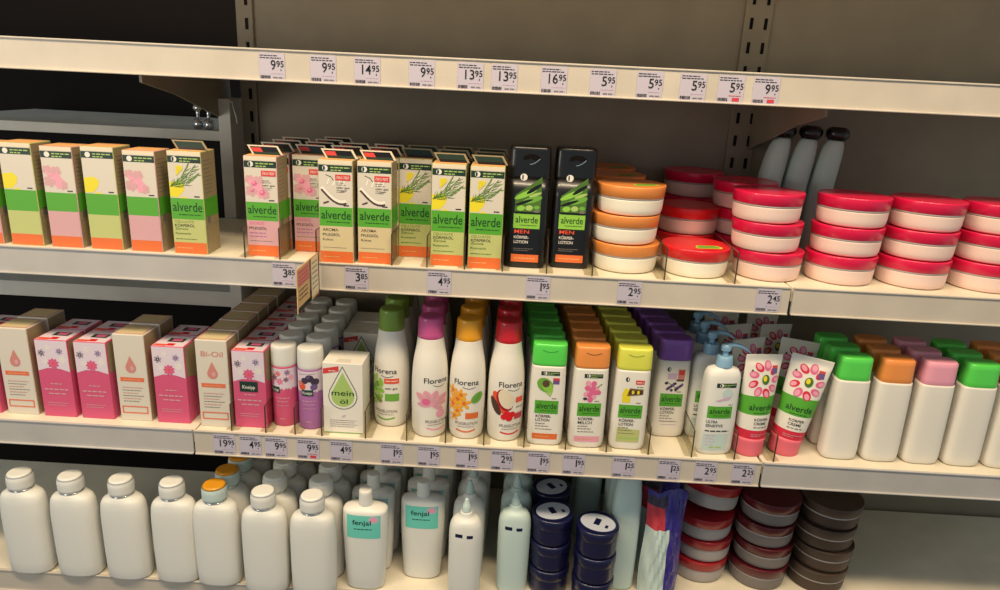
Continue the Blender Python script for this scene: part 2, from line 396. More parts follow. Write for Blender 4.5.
# ------------------------------------------------------------------ common print
def drugmark(d, x, y, w, h):
    d.rect(x, y, x+w, y+h, 'darkgreen', 1); d.ell(x+h*1.0, y+h/2, h*.42, h*.42, 'white', 2); d.ell(x+h*.85, y+h/2, h*.16, h*.34, 'darkgreen', 3)
    d.words(x+w*.36, y+h*.55, w*.58, h*.22, 'drop', 2, 3); d.words(x+w*.36, y+h*.15, w*.32, h*.22, 'drop', 2, 4)
def alverde(d, x0, y0, x1, y1, k='greenband', wd=.90, letter='logogreen'):
    d.rect(x0, y0, x1, y1, k, 1); w = (x1-x0)*wd; h = (y1-y0)
    d.text('alverde', (x0+x1)/2, y0+h*.38, h*.45, letter, 3, width=w, al='c')
    d.words((x0+x1)/2-w*.32, y0+h*.20, w*.78, h*.055, letter, 3, 8)
def oekobadge(d, x, y, w):
    d.rect(x, y, x+w, y+w*.38, 'badge', 3); d.text('ÖKO-TEST', x+w/2, y+w*.1, w*.17, 'white', 4, width=w*.84, al='c')
def sehrgut(d, x, y, w):
    d.words(x, y+.0075, w*.55, .0013, 'grey', 3, 2); d.words(x, y+.0048, w*.7, .0011, 'grey', 3, 3)
    d.text('sehr gut', x, y, .0027, 'ink', 4, width=w); d.words(x, y-.003, w*.8, .001, 'grey', 3, 6); d.words(x, y-.0055, w*.65, .001, 'grey', 3, 7)
def flower(d, cx, cy, r, k, kd, n=7, c=None, l=2):
    for i in range(n):
        t = 2*PI*i/n+.3; d.ell(cx+r*.6*math.cos(t), cy+r*.6*math.sin(t), r*.45, r*.26, k, l, t)
        d.ell(cx+r*.66*math.cos(t), cy+r*.66*math.sin(t), r*.26, r*.11, kd, l+1, t)
    if c: d.ell(cx, cy, r*.26, r*.26, c, l+2)

def carton(w, h, d, base, front, topk='toppeach', plain=False, flap=True, sidek='side', band=True):
    r = empty('oil_carton', (0, 0, 0)); a = MB(); a.box((-w/2, -d/2, 0), (w/2, d/2, h), base, .0008)
    # side and top panels
    for sx in (-1, 1):
        x = sx*(w/2+.0002)
        def q(y0, z0, y1, z1, k, e=0):
            X = x+sx*e; v = [(X, y0, z0), (X, y1, z0), (X, y1, z1), (X, y0, z1)]
            a.add(v, [(0, 1, 2, 3) if sx > 0 else (3, 2, 1, 0)], k)
        q(-d/2+.001, .001, d/2-.001, h-.001, sidek)
        if band:
            q(-d/2+.001, h*.365, d/2-.001, h*.55, 'greenband', .0001); rr = random.Random(3)
            for i in range(9): q(-d/2+.005, h*.60+i*.0058, -d/2+.005+rr.uniform(.02, .034), h*.60+i*.0058+.0012, 'grey', .0001)
            q(-d/2+.008, h*.30, -d/2+.018, h*.38, 'grey', .0001); q(-d/2+.004, .01, -d/2+.0048, h*.28, 'grey', .0001); q(-d/2+.004, h*.28, d/2-.006, h*.285, 'grey', .0001)
    a.add([(-w/2+.001, -d/2+.001, h+.0002), (w/2-.001, -d/2+.001, h+.0002), (w/2-.001, d/2-.001, h+.0002), (-w/2+.001, d/2-.001, h+.0002)], [(0, 1, 2, 3)], topk)
    a.build('carton_body', r)
    D = front(w, h)
    D.p = [(q, k, l) for q, k, l in ((clip(clip(q, 0, -w/2+.0006, 1), 0, w/2-.0006, -1), k, l) for q, k, l in D.p) if len(q) > 2]
    if plain: D.p = [q for q in D.p if q[2] < 3 and q[1] not in ('logogreen',)]
    D.build(flat(-d/2), 'printed_front', r)
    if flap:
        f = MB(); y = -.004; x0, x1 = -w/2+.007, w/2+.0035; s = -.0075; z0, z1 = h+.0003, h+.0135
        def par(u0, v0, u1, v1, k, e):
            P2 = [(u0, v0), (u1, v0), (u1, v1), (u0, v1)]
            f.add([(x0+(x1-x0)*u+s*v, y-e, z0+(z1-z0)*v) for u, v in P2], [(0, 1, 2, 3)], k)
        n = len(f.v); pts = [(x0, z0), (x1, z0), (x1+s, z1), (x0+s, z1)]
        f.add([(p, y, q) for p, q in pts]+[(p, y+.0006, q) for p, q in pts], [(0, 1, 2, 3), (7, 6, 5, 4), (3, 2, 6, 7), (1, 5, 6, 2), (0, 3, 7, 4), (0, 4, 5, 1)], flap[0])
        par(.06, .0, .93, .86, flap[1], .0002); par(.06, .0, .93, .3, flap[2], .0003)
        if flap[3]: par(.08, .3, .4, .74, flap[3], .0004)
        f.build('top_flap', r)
    return r
def f_rose(w, h):
    d = Decal(); a, b = -w/2+.0008, w/2-.0008
    d.rect(a, h*.55, b, h-.001, 'paper', 0); d.rect(a, h-.006, b, h-.0005, 'cream', 1); drugmark(d, a, h-.0165, b-a, .0095)
    for cx, cy, R, k in ((-w*.20, h*.735, .0085, 'petal'), (-w*.30, h*.66, .0080, 'rosepink'), (-w*.06, h*.76, .0070, 'rosepink'), (-w*.34, h*.77, .0065, 'rosepink'), (-w*.10, h*.68, .0085, 'petal'), (w*.04, h*.64, .0080, 'petal'), (w*.13, h*.625, .0060, 'rosepink')):
        for i in range(5):
            t = 2*PI*i/5+cx*90; d.ell(cx+R*.5*math.cos(t), cy+R*.5*math.sin(t), R*.62, R*.5, k, 1+i % 2, t)
    for cx, cy, R in ((-w*.20, h*.735, .0040), (w*.03, h*.645, .0045), (-w*.27, h*.665, .0030)): d.ell(cx, cy, R, R*.8, 'petaldeep', 4, .4); d.ell(cx-R*.2, cy+R*.2, R*.5, R*.35, 'petal', 5, .4)
    oekobadge(d, w*.02, h-.0285, w*.44); sehrgut(d, w*.04, h-.043, w*.38); d.words(w*.22, h*.565, .008, .0022, 'ink', 2, 2)
    alverde(d, a, h*.365, b, h*.55); d.rect(a, h*.115, b, h*.365, 'rosepink', 1)
    d.text('WILDROSE', a+.003, h*.325, .0042, 'petaldeep', 3, width=w*.46); d.text('PFLEGEÖL', a+.003, h*.275, .0038, 'ink', 3, width=w*.54)
    d.words(a+.003, h*.235, w*.5, .0018, 'kviolet', 3, 5); d.words(a+.003, h*.200, w*.52, .0018, 'kviolet', 3, 6); d.words(a+.003, h*.155, w*.7, .0012, 'grey', 3, 6)
    d.rect(a, .0008, b, h*.115, 'orange', 1); d.words(a+.006, h*.055, w*.4, .0018, 'toppeach', 3, 9); return d
def f_coco(w, h):
    d = Decal(); a, b = -w/2+.0008, w/2-.0008
    d.rect(a, h*.55, b, h-.001, 'paper', 0); d.rect(a, h-.006, b, h-.0005, 'cream', 1); drugmark(d, a, h-.0165, b-a, .0095)
    oekobadge(d, w*.0, h-.0285, w*.44); sehrgut(d, w*.03, h-.040, w*.38)
    d.line([(-.014, h*.86), (-.006, h*.84), (-.002, h*.80)], .001, 'cocoa', 2)
    arc = [(-.020+.034*t, h*.745-.018*math.sin(PI*(.18+.62*t))+.004*0) for t in [i/12 for i in range(13)]]
    arc = [(-.0205+.036*t, h*.72-.0205*math.sin(PI*.62*t)) for t in [i/12 for i in range(13)]]
    d.line([(x, y+.003) for x, y in arc], .005, 'cocowhite', 2); d.line(arc, .0026, 'cocobrown', 3, False)
    for q in ((-.012, .77), (-.004, .755), (.004, .765), (.010, .75)): d.line([(q[0], h*q[1]), (q[0]+.003, h*q[1]+.008)], .0022, 'cocowhite', 2)
    d.line([(-.018, h*.585), (-.010, h*.605)], .0022, 'cocobrown', 3); d.words(.011, h*.565, .008, .0022, 'ink', 2, 2); d.line([(.006, h*.70), (.016, h*.715)], .001, 'grey', 2)
    alverde(d, a, h*.365, b, h*.55); d.rect(a, h*.115, b, h*.365, 'cocobeige', 1)
    d.text('AROMA', a+.004, h*.315, .0042, 'cocobrown', 3, width=w*.46); d.text('PFLEGEÖL', a+.004, h*.268, .0038, 'ink', 3, width=w*.52); d.text('Kokos', a+.004, h*.222, .0034, 'cocoa', 3, width=w*.3)
    d.words(a+.004, h*.15, w*.7, .001, 'grey', 3, 6)
    d.rect(a, .0008, b, h*.115, 'orange', 1); d.words(a+.005, h*.055, w*.48, .0018, 'toppeach', 3, 9); return d
def f_lemon(w, h):
    d = Decal(); a, b = -w/2+.0008, w/2-.0008
    d.rect(a, h*.55, b, h-.001, 'paper', 0); d.rect(a, h-.006, b, h-.0005, 'cream', 1); drugmark(d, a, h-.0165, b-a, .0095)
    d.poly([(a, h*.56), (a+.012, h*.56), (a+.020, h*.62), (a+.022, h*.68), (a+.014, h*.715), (a, h*.70)], 'lemon', 1)
    d.poly([(a+.014, h*.55), (a+.019, h*.57), (a+.025, h*.55)], 'lemon', 1)
    st = (a+.001, h*.66)
    rr = random.Random(12)
    for ex, ey in ((.016, h*.875), (.006, h*.885), (.021, h*.80)):
        d.line([st, ((st[0]+ex)/2+.002, (st[1]+ey)/2-.004), (ex, ey)], .0010, 'needle', 3)
        for i in range(15):
            t = .05+i*.063; x = st[0]+(ex-st[0])*t+.003*math.sin(PI*t); y = st[1]+(ey-st[1])*t-.006*math.sin(PI*t)
            ang = math.atan2(ey-st[1], ex-st[0])+rr.choice([-1, 1])*rr.uniform(.25, .6); L = rr.uniform(.007, .012)
            d.line([(x, y), (x+L*.5*math.cos(ang), y+L*.5*math.sin(ang)), (x+L*math.cos(ang), y+L*math.sin(ang)+.001)], .0014, ['needle', 'needle2', 'needle', 'leafgreen'][i % 4], 4, True)
    for i in range(5): d.line([(a+.012+.002*i, h*.77+.002*i), (a+.012+.002*i, h*.77+.014)], .0018, 'lemon', 5)
    d.words(.011, h*.565, .008, .0022, 'ink', 2, 2)
    alverde(d, a, h*.345, b, h*.55); d.rect(a, h*.115, b, h*.345, 'lemonpale', 1)
    d.text('CELLULITE', a+.003, h*.310, .0036, 'needle2', 3, width=w*.58); d.text('KÖRPERÖL', a+.003, h*.270, .0040, 'ink', 3, width=w*.6)
    d.text('Zitrone', a+.003, h*.240, .0034, 'needle', 3, width=w*.38); d.text('Rosmarin', a+.003, h*.194, .0034, 'needle', 3, width=w*.46); d.words(a+.003, h*.145, w*.62, .0014, 'needle', 3, 6)
    d.rect(a, .0008, b, h*.115, 'orange', 1); d.words(a+.004, h*.055, w*.46, .0018, 'toppeach', 3, 9); return d
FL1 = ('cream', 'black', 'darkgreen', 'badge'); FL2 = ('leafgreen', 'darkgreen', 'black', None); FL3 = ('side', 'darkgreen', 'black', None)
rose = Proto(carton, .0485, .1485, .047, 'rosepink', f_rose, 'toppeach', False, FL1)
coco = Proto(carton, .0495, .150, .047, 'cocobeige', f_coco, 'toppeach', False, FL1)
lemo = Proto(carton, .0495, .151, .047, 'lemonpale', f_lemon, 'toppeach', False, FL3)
def row(pr, x, y0, z, n, dy, dx, lab, cat, group, rz=0, place='', tilts=None):
    for i in range(n):
        t = lab + place + (', frontmost' if i == 0 else ', %s from front' % ORD[i])
        j = random.Random(int(abs(x)*1e4)+i).uniform(-1, 1)
        pr.put(x+dx*i+(.0012*j if i else 0), y0+dy*i, z, t, cat, group, rz+(j*.02 if i else 0))
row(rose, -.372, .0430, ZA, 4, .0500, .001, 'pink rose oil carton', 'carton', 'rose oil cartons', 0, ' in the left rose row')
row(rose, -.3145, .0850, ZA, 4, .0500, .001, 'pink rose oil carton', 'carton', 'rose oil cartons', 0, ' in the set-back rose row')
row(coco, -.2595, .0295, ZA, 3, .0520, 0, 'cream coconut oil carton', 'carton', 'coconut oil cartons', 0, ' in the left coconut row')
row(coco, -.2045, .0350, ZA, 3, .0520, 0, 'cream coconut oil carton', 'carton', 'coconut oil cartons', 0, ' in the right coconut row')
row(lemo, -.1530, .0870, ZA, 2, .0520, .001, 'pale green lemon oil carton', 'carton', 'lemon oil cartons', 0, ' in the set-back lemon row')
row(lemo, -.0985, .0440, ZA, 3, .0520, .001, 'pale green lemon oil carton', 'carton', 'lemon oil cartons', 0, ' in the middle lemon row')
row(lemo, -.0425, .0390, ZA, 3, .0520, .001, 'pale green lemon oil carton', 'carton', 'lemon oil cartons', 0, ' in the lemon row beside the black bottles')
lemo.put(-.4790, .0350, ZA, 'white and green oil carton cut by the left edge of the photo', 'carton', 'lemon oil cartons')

# ------------------------------------------------------------------ generic bottles
def bottle(name, prof, k, label_fn=None, kf=None, seg=40, cell=(.0025, .005), parts=()):
    r = empty(name, (0, 0, 0)); a = MB(); pr = smoothprof(prof); a.loft(pr, k, seg, kf); a.build('bottle_body', r)
    if label_fn: label_fn().build(wrap(pr), 'printed_label', r, cell)
    for nm, ppr, pk in parts:
        b = MB(); b.loft(smoothprof(ppr), pk, seg); b.build(nm, r)
    return r
def men():
    def lab():
        d = Decal(); d.ell(-.008, .1365, .0052, .0052, 'white', 1); d.ell(-.0095, .1365, .0011, .0040, 'black', 2)
        d.poly([(-.019, .110), (.019, .138), (.019, .086), (-.019, .086)], 'needle', 1)
        rr = random.Random(2)
        for (x, y, rx, ry, t, k) in [(-.004, .112, .018, .004, .45, 'limeband'), (.006, .104, .015, .0045, .3, 'leafgreen'), (-.006, .100, .014, .002, .35, 'black'), (.008, .120, .013, .0028, .6, 'black'),
                               (-.010, .091, .006, .004, .2, 'limeband'), (.002, .092, .0055, .004, .1, 'drop'), (.013, .093, .0045, .003, 0, 'leafgreen'), (.010, .1115, .010, .0022, .35, 'drop')]: d.ell(x, y, rx, ry, k, 2 if k != 'black' else 3, t)
        d.rect(-.019, .083, .019, .0855, 'black', 4); d.rect(.010, .0855, .017, .089, 'grey', 4)
        alverde(d, -.020, .0610, .019, .0835, 'limeband', .84)
        d.text('MEN', -.018, .0535, .0058, 'orangered', 3, width=.022); d.text('KÖRPER-', -.018, .0455, .0044, 'white', 3, width=.022); d.text('LOTION', -.018, .0385, .0044, 'white', 3, width=.021)
        d.words(-.018, .0300, .029, .0012, 'grey', 3, 2); d.words(-.018, .0272, .022, .0012, 'grey', 3, 3)
        d.rect(-.021, .0100, .020, .0215, 'orange', 1); d.words(-.016, .0150, .031, .0020, 'toppeach', 3, 4); return d
    H = .1805
    r = bottle('lotion_bottle', [(0, .0275, .016, 4), (.003, .0300, .0180, 4), (.010, .0308, .0185, 4), (.1330, .0308, .0185, 4)], 'black', lab)
    b = MB(); b.loft(smoothprof([(.1331, .0308, .0185, 4), (.160, .0307, .0184, 4), (.1775, .0300, .0175, 4), (.1795, .0290, .0160, 4), (H, .0270, .0140, 4)]), 'black', 40); cp = b.build('flip_cap', r)
    d = Decal(); d.ell(.002, .162, .0135, .0080, 'dark', 0); pts = [(-.010+.024*t, .1575-.0035*math.sin(PI*t)+.006*t*t) for t in [i/10 for i in range(11)]]; d.line(pts[4:], .0012, 'chrome', 2, False)  # flat dark oval for the hollow, bright arc painted as its glint
    d.build(wrap([(.13, .0308, .0185, 4), (H, .0300, .0180, 4)]), 'thumb_notch', r, (.0025, .005)); return r
mn = Proto(men)
mn.put(.0175, .0490, ZA, 'flat black lotion bottle with green aloe picture, next to the lemon cartons', 'bottle', 'black lotion bottles')
mn.put(.0850, .0600, ZA, 'flat black lotion bottle with green aloe picture, next to the orange-lidded jars', 'bottle', 'black lotion bottles')

def jar(lidk, bodyk, stick=False):
    r = empty('cream_jar', (0, 0, 0)); R = .0505; H = .0435
    a = MB(); a.loft(smoothprof([(0, R*.84, R*.84, 2), (.0022, R*.93, R*.93, 2), (.008, R*.965, R*.965, 2), (.022, R*.985, R*.985, 2), (.0235, R*.985, R*.985, 2)]), bodyk, 56); a.build('jar_body', r)
    c = MB(); c.loft([(.0234, R*.97, R*.97, 2), (.0240, R*.99, R*.99, 2), (.0268, R*.99, R*.99, 2)], 'rim', 56); c.build('clear_rim', r)
    b = MB(); b.loft([(.0264, R*.99, R*.99, 2), (.0268, R*1.0, R*1.0, 2), (.0415, R*1.025, R*1.025, 2), (.0432, R*1.02, R*1.02, 2), (.0435, R*.995, R*.995, 2), (.0427, R*.975, R*.975, 2)], lidk, 56); l = b.build('jar_lid', r)
    if stick:
        s = MB(); pts = [(-.004, -.030), (.033, -.026), (.036, -.018), (.030, -.006), (-.002, -.010), (-.006, -.022)]
        s.add([(x, y, .0429) for x, y in pts], [tuple(range(6))], 'sticker'); s.add([(x*.82+.002, y*.72-.0045, .0431) for x, y in pts], [tuple(range(6))], 'leafgreen'); s.build('lid_sticker', l)
    return r
jo = Proto(jar, 'orangecap', 'whitejar', True); jr = Proto(jar, 'redlid', 'whitejar', True); jp = Proto(jar, 'pinklid', 'pinkjar'); jrw = Proto(jar, 'redlid', 'pinkjar')
def stack(pr, x, y, n, desc, group, offs=((0, 0),)*4, start=0):
    nm = {1: ['the only jar'], 2: ['lower', 'upper'], 3: ['bottom', 'middle', 'top']}[n]
    for i in range(n):
        dx, dy = offs[i]; pr.put(x+dx, y+dy, ZA+.0436*i, desc % nm[i], 'jar', group, rz=.15*i)
stack(jo, .1720, .075, 3, 'white cream jar with orange lid, %s of the front stack', 'orange-lidded jars', ((.0, 0), (-.004, .001), (.0005, 0)))
stack(jo, .1640, .182, 3, 'white cream jar with orange lid, %s of the stack behind the front orange one', 'orange-lidded jars', ((0, 0), (.002, 0), (-.004, .002)))
stack(jo, .1600, .291, 3, 'white cream jar with orange lid, %s of the rearmost orange stack', 'orange-lidded jars')
jr.put(.2790, .0690, ZA, 'single white cream jar with glossy red lid and yellow-green sticker', 'jar', 'red and pink jars')
jrw.put(.2840, .180, ZA, 'red-lidded jar under the other red-lidded jar behind the single one', 'jar', 'red and pink jars')
jrw.put(.2860, .176, ZA+.0436, 'red-lidded pale jar standing on another, behind the single red-lidded jar', 'jar', 'red and pink jars')
stack(jp, .3060, .290, 3, 'pink-lidded jar, %s of the rearmost left stack behind the red-lidded jars', 'red and pink jars', ((0, 0), (.004, 0), (.010, 0)))
stack(jp, .3850, .072, 3, 'pink-lidded pale jar, %s of the front stack at the right', 'red and pink jars', ((.006, 0), (-.002, 0), (-.007, 0)))
stack(jp, .3870, .180, 3, 'pink-lidded pale jar, %s of the second stack at the right', 'red and pink jars', ((-.004, 0), (-.006, 0), (-.011, 0)))

# white curved bottles far right on the middle shelf
def duck():
    def kf(z): return 'mint'
    r = empty('curved_bottle', (0, 0, 0)); a = MB(); a.loft(smoothprof([(0, .017, .020, 2.6), (.01, .019, .024, 2.6), (.10, .0195, .023, 2.4), (.160, .0190, .021, 2.2), (.185, .0165, .018, 2), (.195, .0135, .014, 2), (.1990, .010, .010, 2)]), 'mint', 32)
    a.v = [(x+.010*max(0, (z-.09)/.11)**2, y, z) for x, y, z in a.v]; a.build('bottle_body', r)
    b = MB(); b.loft(smoothprof([(.1975, .013, .013, 2), (.205, .019, .017, 2), (.215, .0185, .016, 2), (.220, .012, .011, 2)]), 'black', 24); b.v = [(x+.010, y, z) for x, y, z in b.v]; b.build('black_cap', r); return r
dk = Proto(duck)
for i, t in enumerate(('left', 'middle', 'right')):
    dk.put(.4360+.043*i, .262-.006*i, ZA, 'white curved bottle with black cap behind the pink-lidded jars, %s of the three' % t, 'bottle', 'white curved bottles', tilt=(0, .045))

# ------------------------------------------------------------------ lower shelf
def bio_box(plain=False):
    r = empty('oil_box', (0, 0, 0)); w, h, dd = .050, .149, .046; a = MB(); a.box((-w/2, -dd/2, 0), (w/2, dd/2, h), 'paper', .0012)
    a.add([(w/2+.0002, -dd/2+.002, .002), (w/2+.0002, dd/2-.002, .002), (w/2+.0002, dd/2-.002, h-.002), (w/2+.0002, -dd/2+.002, h-.002)], [(0, 1, 2, 3)], 'side')
    a.add([(-w/2+.002, -dd/2+.004, h+.0002), (w/2-.002, -dd/2+.004, h+.0002), (w/2-.002, dd/2-.002, h+.0002), (-w/2+.002, dd/2-.002, h+.0002)], [(0, 1, 2, 3)], 'flagpink')
    a.add([(-w/2+.004, -dd/2+.006, h+.0003), (w/2-.004, -dd/2+.006, h+.0003), (w/2-.004, dd/2-.004, h+.0003), (-w/2+.004, dd/2-.004, h+.0003)], [(0, 1, 2, 3)], 'cocobeige')
    a.build('box_body', r); d = Decal(); 
    if not plain: d.text('Bi-Oil', .001, .122, .0085, 'flagpink', 2, width=.035, al='c')
    d.poly([(0, .113), (.006, .100), (.0085, .094), (.0075, .088), (.003, .084), (-.003, .084), (-.0075, .088), (-.0085, .094), (-.006, .100)], 'flagpink', 2); d.ell(.002, .092, .003, .004, 'rosepink', 3)
    d.rect(-.019, .069, .0195, .076, 'bioorange', 1); d.words(-.014, .0715, .028, .0016, 'toppeach', 3, 2)
    for i in range(6): d.words(-.017, .058-i*.0048, .033-(i % 3)*.004, .0014, 'grey' if i % 2 else 'flagpink', 2, i+2)
    d.rect(-.021, .013, .021, .0150, 'bioorange', 1); d.rect(-.021, .0240, .021, .026, 'bioorange', 1); d.rect(-.021, .0150, -.019, .024, 'bioorange', 1); d.rect(.019, .0150, .021, .024, 'bioorange', 1)
    d.build(flat(-dd/2), 'printed_front', r); return r
bio = Proto(bio_box)
row(bio, -.4640, .0400, ZB, 6, .0480, 0, 'white and orange oil box', 'box', 'white and orange oil boxes', 0, ' at the left end of the lower shelf')
def knei_box(plain=False):
    r = empty('bath_oil_box', (0, 0, 0)); w, h, dd = .0525, .133, .048; a = MB(); a.box((-w/2, -dd/2, 0), (w/2, dd/2, h), 'kpink', .001)
    a.add([(w/2+.0002, -dd/2+.002, h*.62), (w/2+.0002, dd/2-.002, h*.5), (w/2+.0002, dd/2-.002, h-.002), (w/2+.0002, -dd/2+.002, h-.002)], [(0, 1, 2, 3)], 'side')
    for (x0_, x1_, y0_, y1_, k) in [(-.024, .024, -.023, .023, 'klilac'), (-.023, -.004, -.022, -.014, 'orangered'), (-.004, .008, -.020, -.010, 'redlid'), (-.010, .016, -.004, .012, 'plate'), (-.004, .012, .0, .010, 'petaldeep')]:
        z = h+.0002+(.0001 if k != 'klilac' else 0)+(.0001 if k == 'petaldeep' else 0)
        a.add([(x0_, y0_, z), (x1_, y0_, z), (x1_, y1_, z), (x0_, y1_, z)], [(0, 1, 2, 3)], k)
    a.build('box_body', r); d = Decal(); A, B = -w/2+.001, w/2-.001
    d.poly([(A, h*.60), (-.010, h*.64), (.010, h*.635), (B, h*.60), (B, h-.001), (A, h-.001)], 'klilac', 1)
    for (x, y, s, k) in [(-.017, h*.83, .006, 'plum'), (.012, h*.86, .0055, 'lav2'), (-.006, h*.90, .005, 'white'), (.016, h*.75, .007, 'white'), (-.012, h*.72, .006, 'white')]: flower(d, x, y, s, k, 'klilac', 6, None, 2)
    flower(d, .0, h*.70, .009, 'petaldeep', 'kpink', 9, 'orangered', 3)
    if not plain: d.rect(-.0155, h*.475, .0135, h*.61, 'plate', 4); d.rect(-.0135, h*.485, .0115, h*.59, 'darkgreen', 5); d.text('Kneipp', -.0010, h*.515, .0062, 'white', 6, width=.020, al='c')
    d.words(-.009, h*.43, .018, .0022, 'rosepink', 3, 3); d.words(-.020, h*.355, .040, .003, 'rosepink', 3, 4); d.words(-.014, h*.30, .028, .0026, 'rosepink', 3, 5)
    d.words(-.017, h*.18, .032, .0014, 'rosepink', 3, 6); d.words(-.017, h*.15, .028, .0014, 'rosepink', 3, 7); d.build(flat(-dd/2), 'printed_front', r); return r
kb = Proto(knei_box)
row(kb, -.4080, .0450, ZB, 6, .0490, .0005, 'pink bath oil box with white flowers', 'box', 'pink bath oil boxes', 0, ' beside the white and orange boxes')
def knei_cyl(k, top):
    R = .0205; prof = [(0, R*.9, R*.9, 2), (.003, R, R, 2), (.103, R, R, 2), (.1045, R, R, 2)]
    def lab():
        d = Decal(); u = R*1.45; d.rect(-u, .068, u, .102, 'klilac', 1)
        for i in range(11): d.line([(-u+i*u/5.5, .068), (-u+(i+.5)*u/5.5, .0665+.003*(i % 2))], .004, 'klilac', 1)
        if top == 'p':
            for x, y, s, kk in [(-.012, .086, .006, 'plum'), (.010, .095, .005, 'lav2'), (-.002, .080, .006, 'petaldeep'), (.008, .083, .0045, 'plum'), (-.018, .078, .006, 'petaldeep'), (.016, .086, .005, 'petal'), (-.005, .093, .005, 'orangered')]: flower(d, x, y, s, kk, 'petal', 6, None, 2)
        else:
            for x, y, s, kk in [(.003, .090, .007, 'plum'), (.012, .084, .007, 'plum'), (-.005, .086, .006, 'plum'), (-.010, .076, .007, 'orangered'), (-.014, .081, .005, 'flagpink'), (.010, .075, .006, 'lav2')]: d.ell(x, y, s, s*.9, kk, 2)
            d.ell(.001, .092, .003, .0015, 'lav2', 3, .5); d.line([(-.016, .096), (.012, .098)], .0008, 'grey', 2)
        x = -.012 if top == 'p' else -.001; d.rect(x-.0095, .060, x+.0095, .0705, 'plate', 4); d.text('Kneipp', x, .0630, .0048, 'white', 5, width=.0155, al='c')
        d.words(-.010, .050, .022, .0020, 'rosepink', 3, 3); d.words(-.008, .044, .018, .0016, 'rosepink', 3, 5); d.words(-.009, .037, .02, .0014, 'rosepink', 3, 6); d.words(-.004, .0135, .008, .0022, 'rosepink', 3, 7); return d
    return bottle('bath_bottle', prof, k, lab, parts=[('screw_cap', [(.1046, R*.98, R*.98, 2), (.106, R*1.0, R*1.0, 2), (.134, R*.985, R*.985, 2), (.1375, R*.94, R*.94, 2), (.1385, R*.85, R*.85, 2)], 'kcap')])
kp = Proto(knei_cyl, 'kpink', 'p'); kv = Proto(knei_cyl, 'kviolet', 'v')
row(kp, -.3600, .0500, ZB, 6, .0470, -.0005, 'slim pink bath bottle with white cap', 'bottle', 'pink bath bottles with white caps', 0, ' in the left white-capped row')
row(kv, -.3155, .0440, ZB, 6, .0480, 0, 'slim purple bath bottle with white cap', 'bottle', 'purple bath bottles with white caps', 0, ' in the right white-capped row')
def mein_box():
    r = empty('oil_box', (0, 0, 0)); w, h, dd = .0635, .122, .055; a = MB(); a.box((-w/2, -dd/2, 0), (w/2, dd/2, h), 'white', .001)
    a.add([(-.012, -dd/2+.004, h+.0002), (.012, -dd/2+.004, h+.0002), (.010, -dd/2+.018, h+.0002), (-.010, -dd/2+.018, h+.0002)], [(0, 1, 2, 3)], 'paper'); a.build('box_body', r)
    d = Decal(); cx, cy, R = .0, .066, .0215
    def dr(s): return [(cx+s*R*math.sin(t), cy-s*R*math.cos(t)) for t in [i*PI/12*.80-PI*.8+PI*0 for i in range(25)]][0:0] or ([(cx, cy+s*.0475)]+[(cx-s*R*math.cos(t), cy+s*R*math.sin(t)) for t in [.42+0*i for i in range(1)]]+[(cx-s*R*math.cos(t), cy-s*R*math.sin(t)) for t in [PI*i/14 for i in range(15)]]+[(cx+s*R*math.cos(.42), cy+s*R*math.sin(.42))])
    d.poly(dr(1.08), 'dropline', 1); d.poly(dr(1.02), 'white', 2); d.poly(dr(.86), 'drop', 3)
    d.text('mein', cx+.0, cy+.001, .0092, 'logogreen', 5, width=.036, al='c'); d.text('öl', cx+.0015, cy-.0130, .0080, 'logogreen', 5, width=.0125, al='c')
    d.poly([(-w/2+.001, .103), (-.006, .108), (-.006, .117), (-w/2+.001, .112)], 'badge', 2); d.words(-.022, .108, .012, .0018, 'white', 3, 3)
    d.ell(.001, .031, .0035, .0018, 'mauve', 2, .5)
    for i in range(4): d.words(-.021, .023-i*.0036, .043-(i % 2)*.004, .0011, 'grey', 2, i+4)
    d.rect(-w/2+.001, .001, w/2-.001, .0022, 'leafgreen', 2)
    d.build(flat(-dd/2), 'printed_front', r); return r
me_ = Proto(mein_box)
me_.put(-.2580, .0460, ZB, 'white oil box with a large green drop, at the front of the lower shelf', 'box', 'white green-drop oil boxes')
me_.put(-.2580, .1830, ZB, 'white oil box with a green drop, set back behind the front one', 'box', 'white green-drop oil boxes')
me_.put(-.2590, .2450, ZB, 'white oil box with a green drop, rearmost of the three', 'box', 'white green-drop oil boxes')

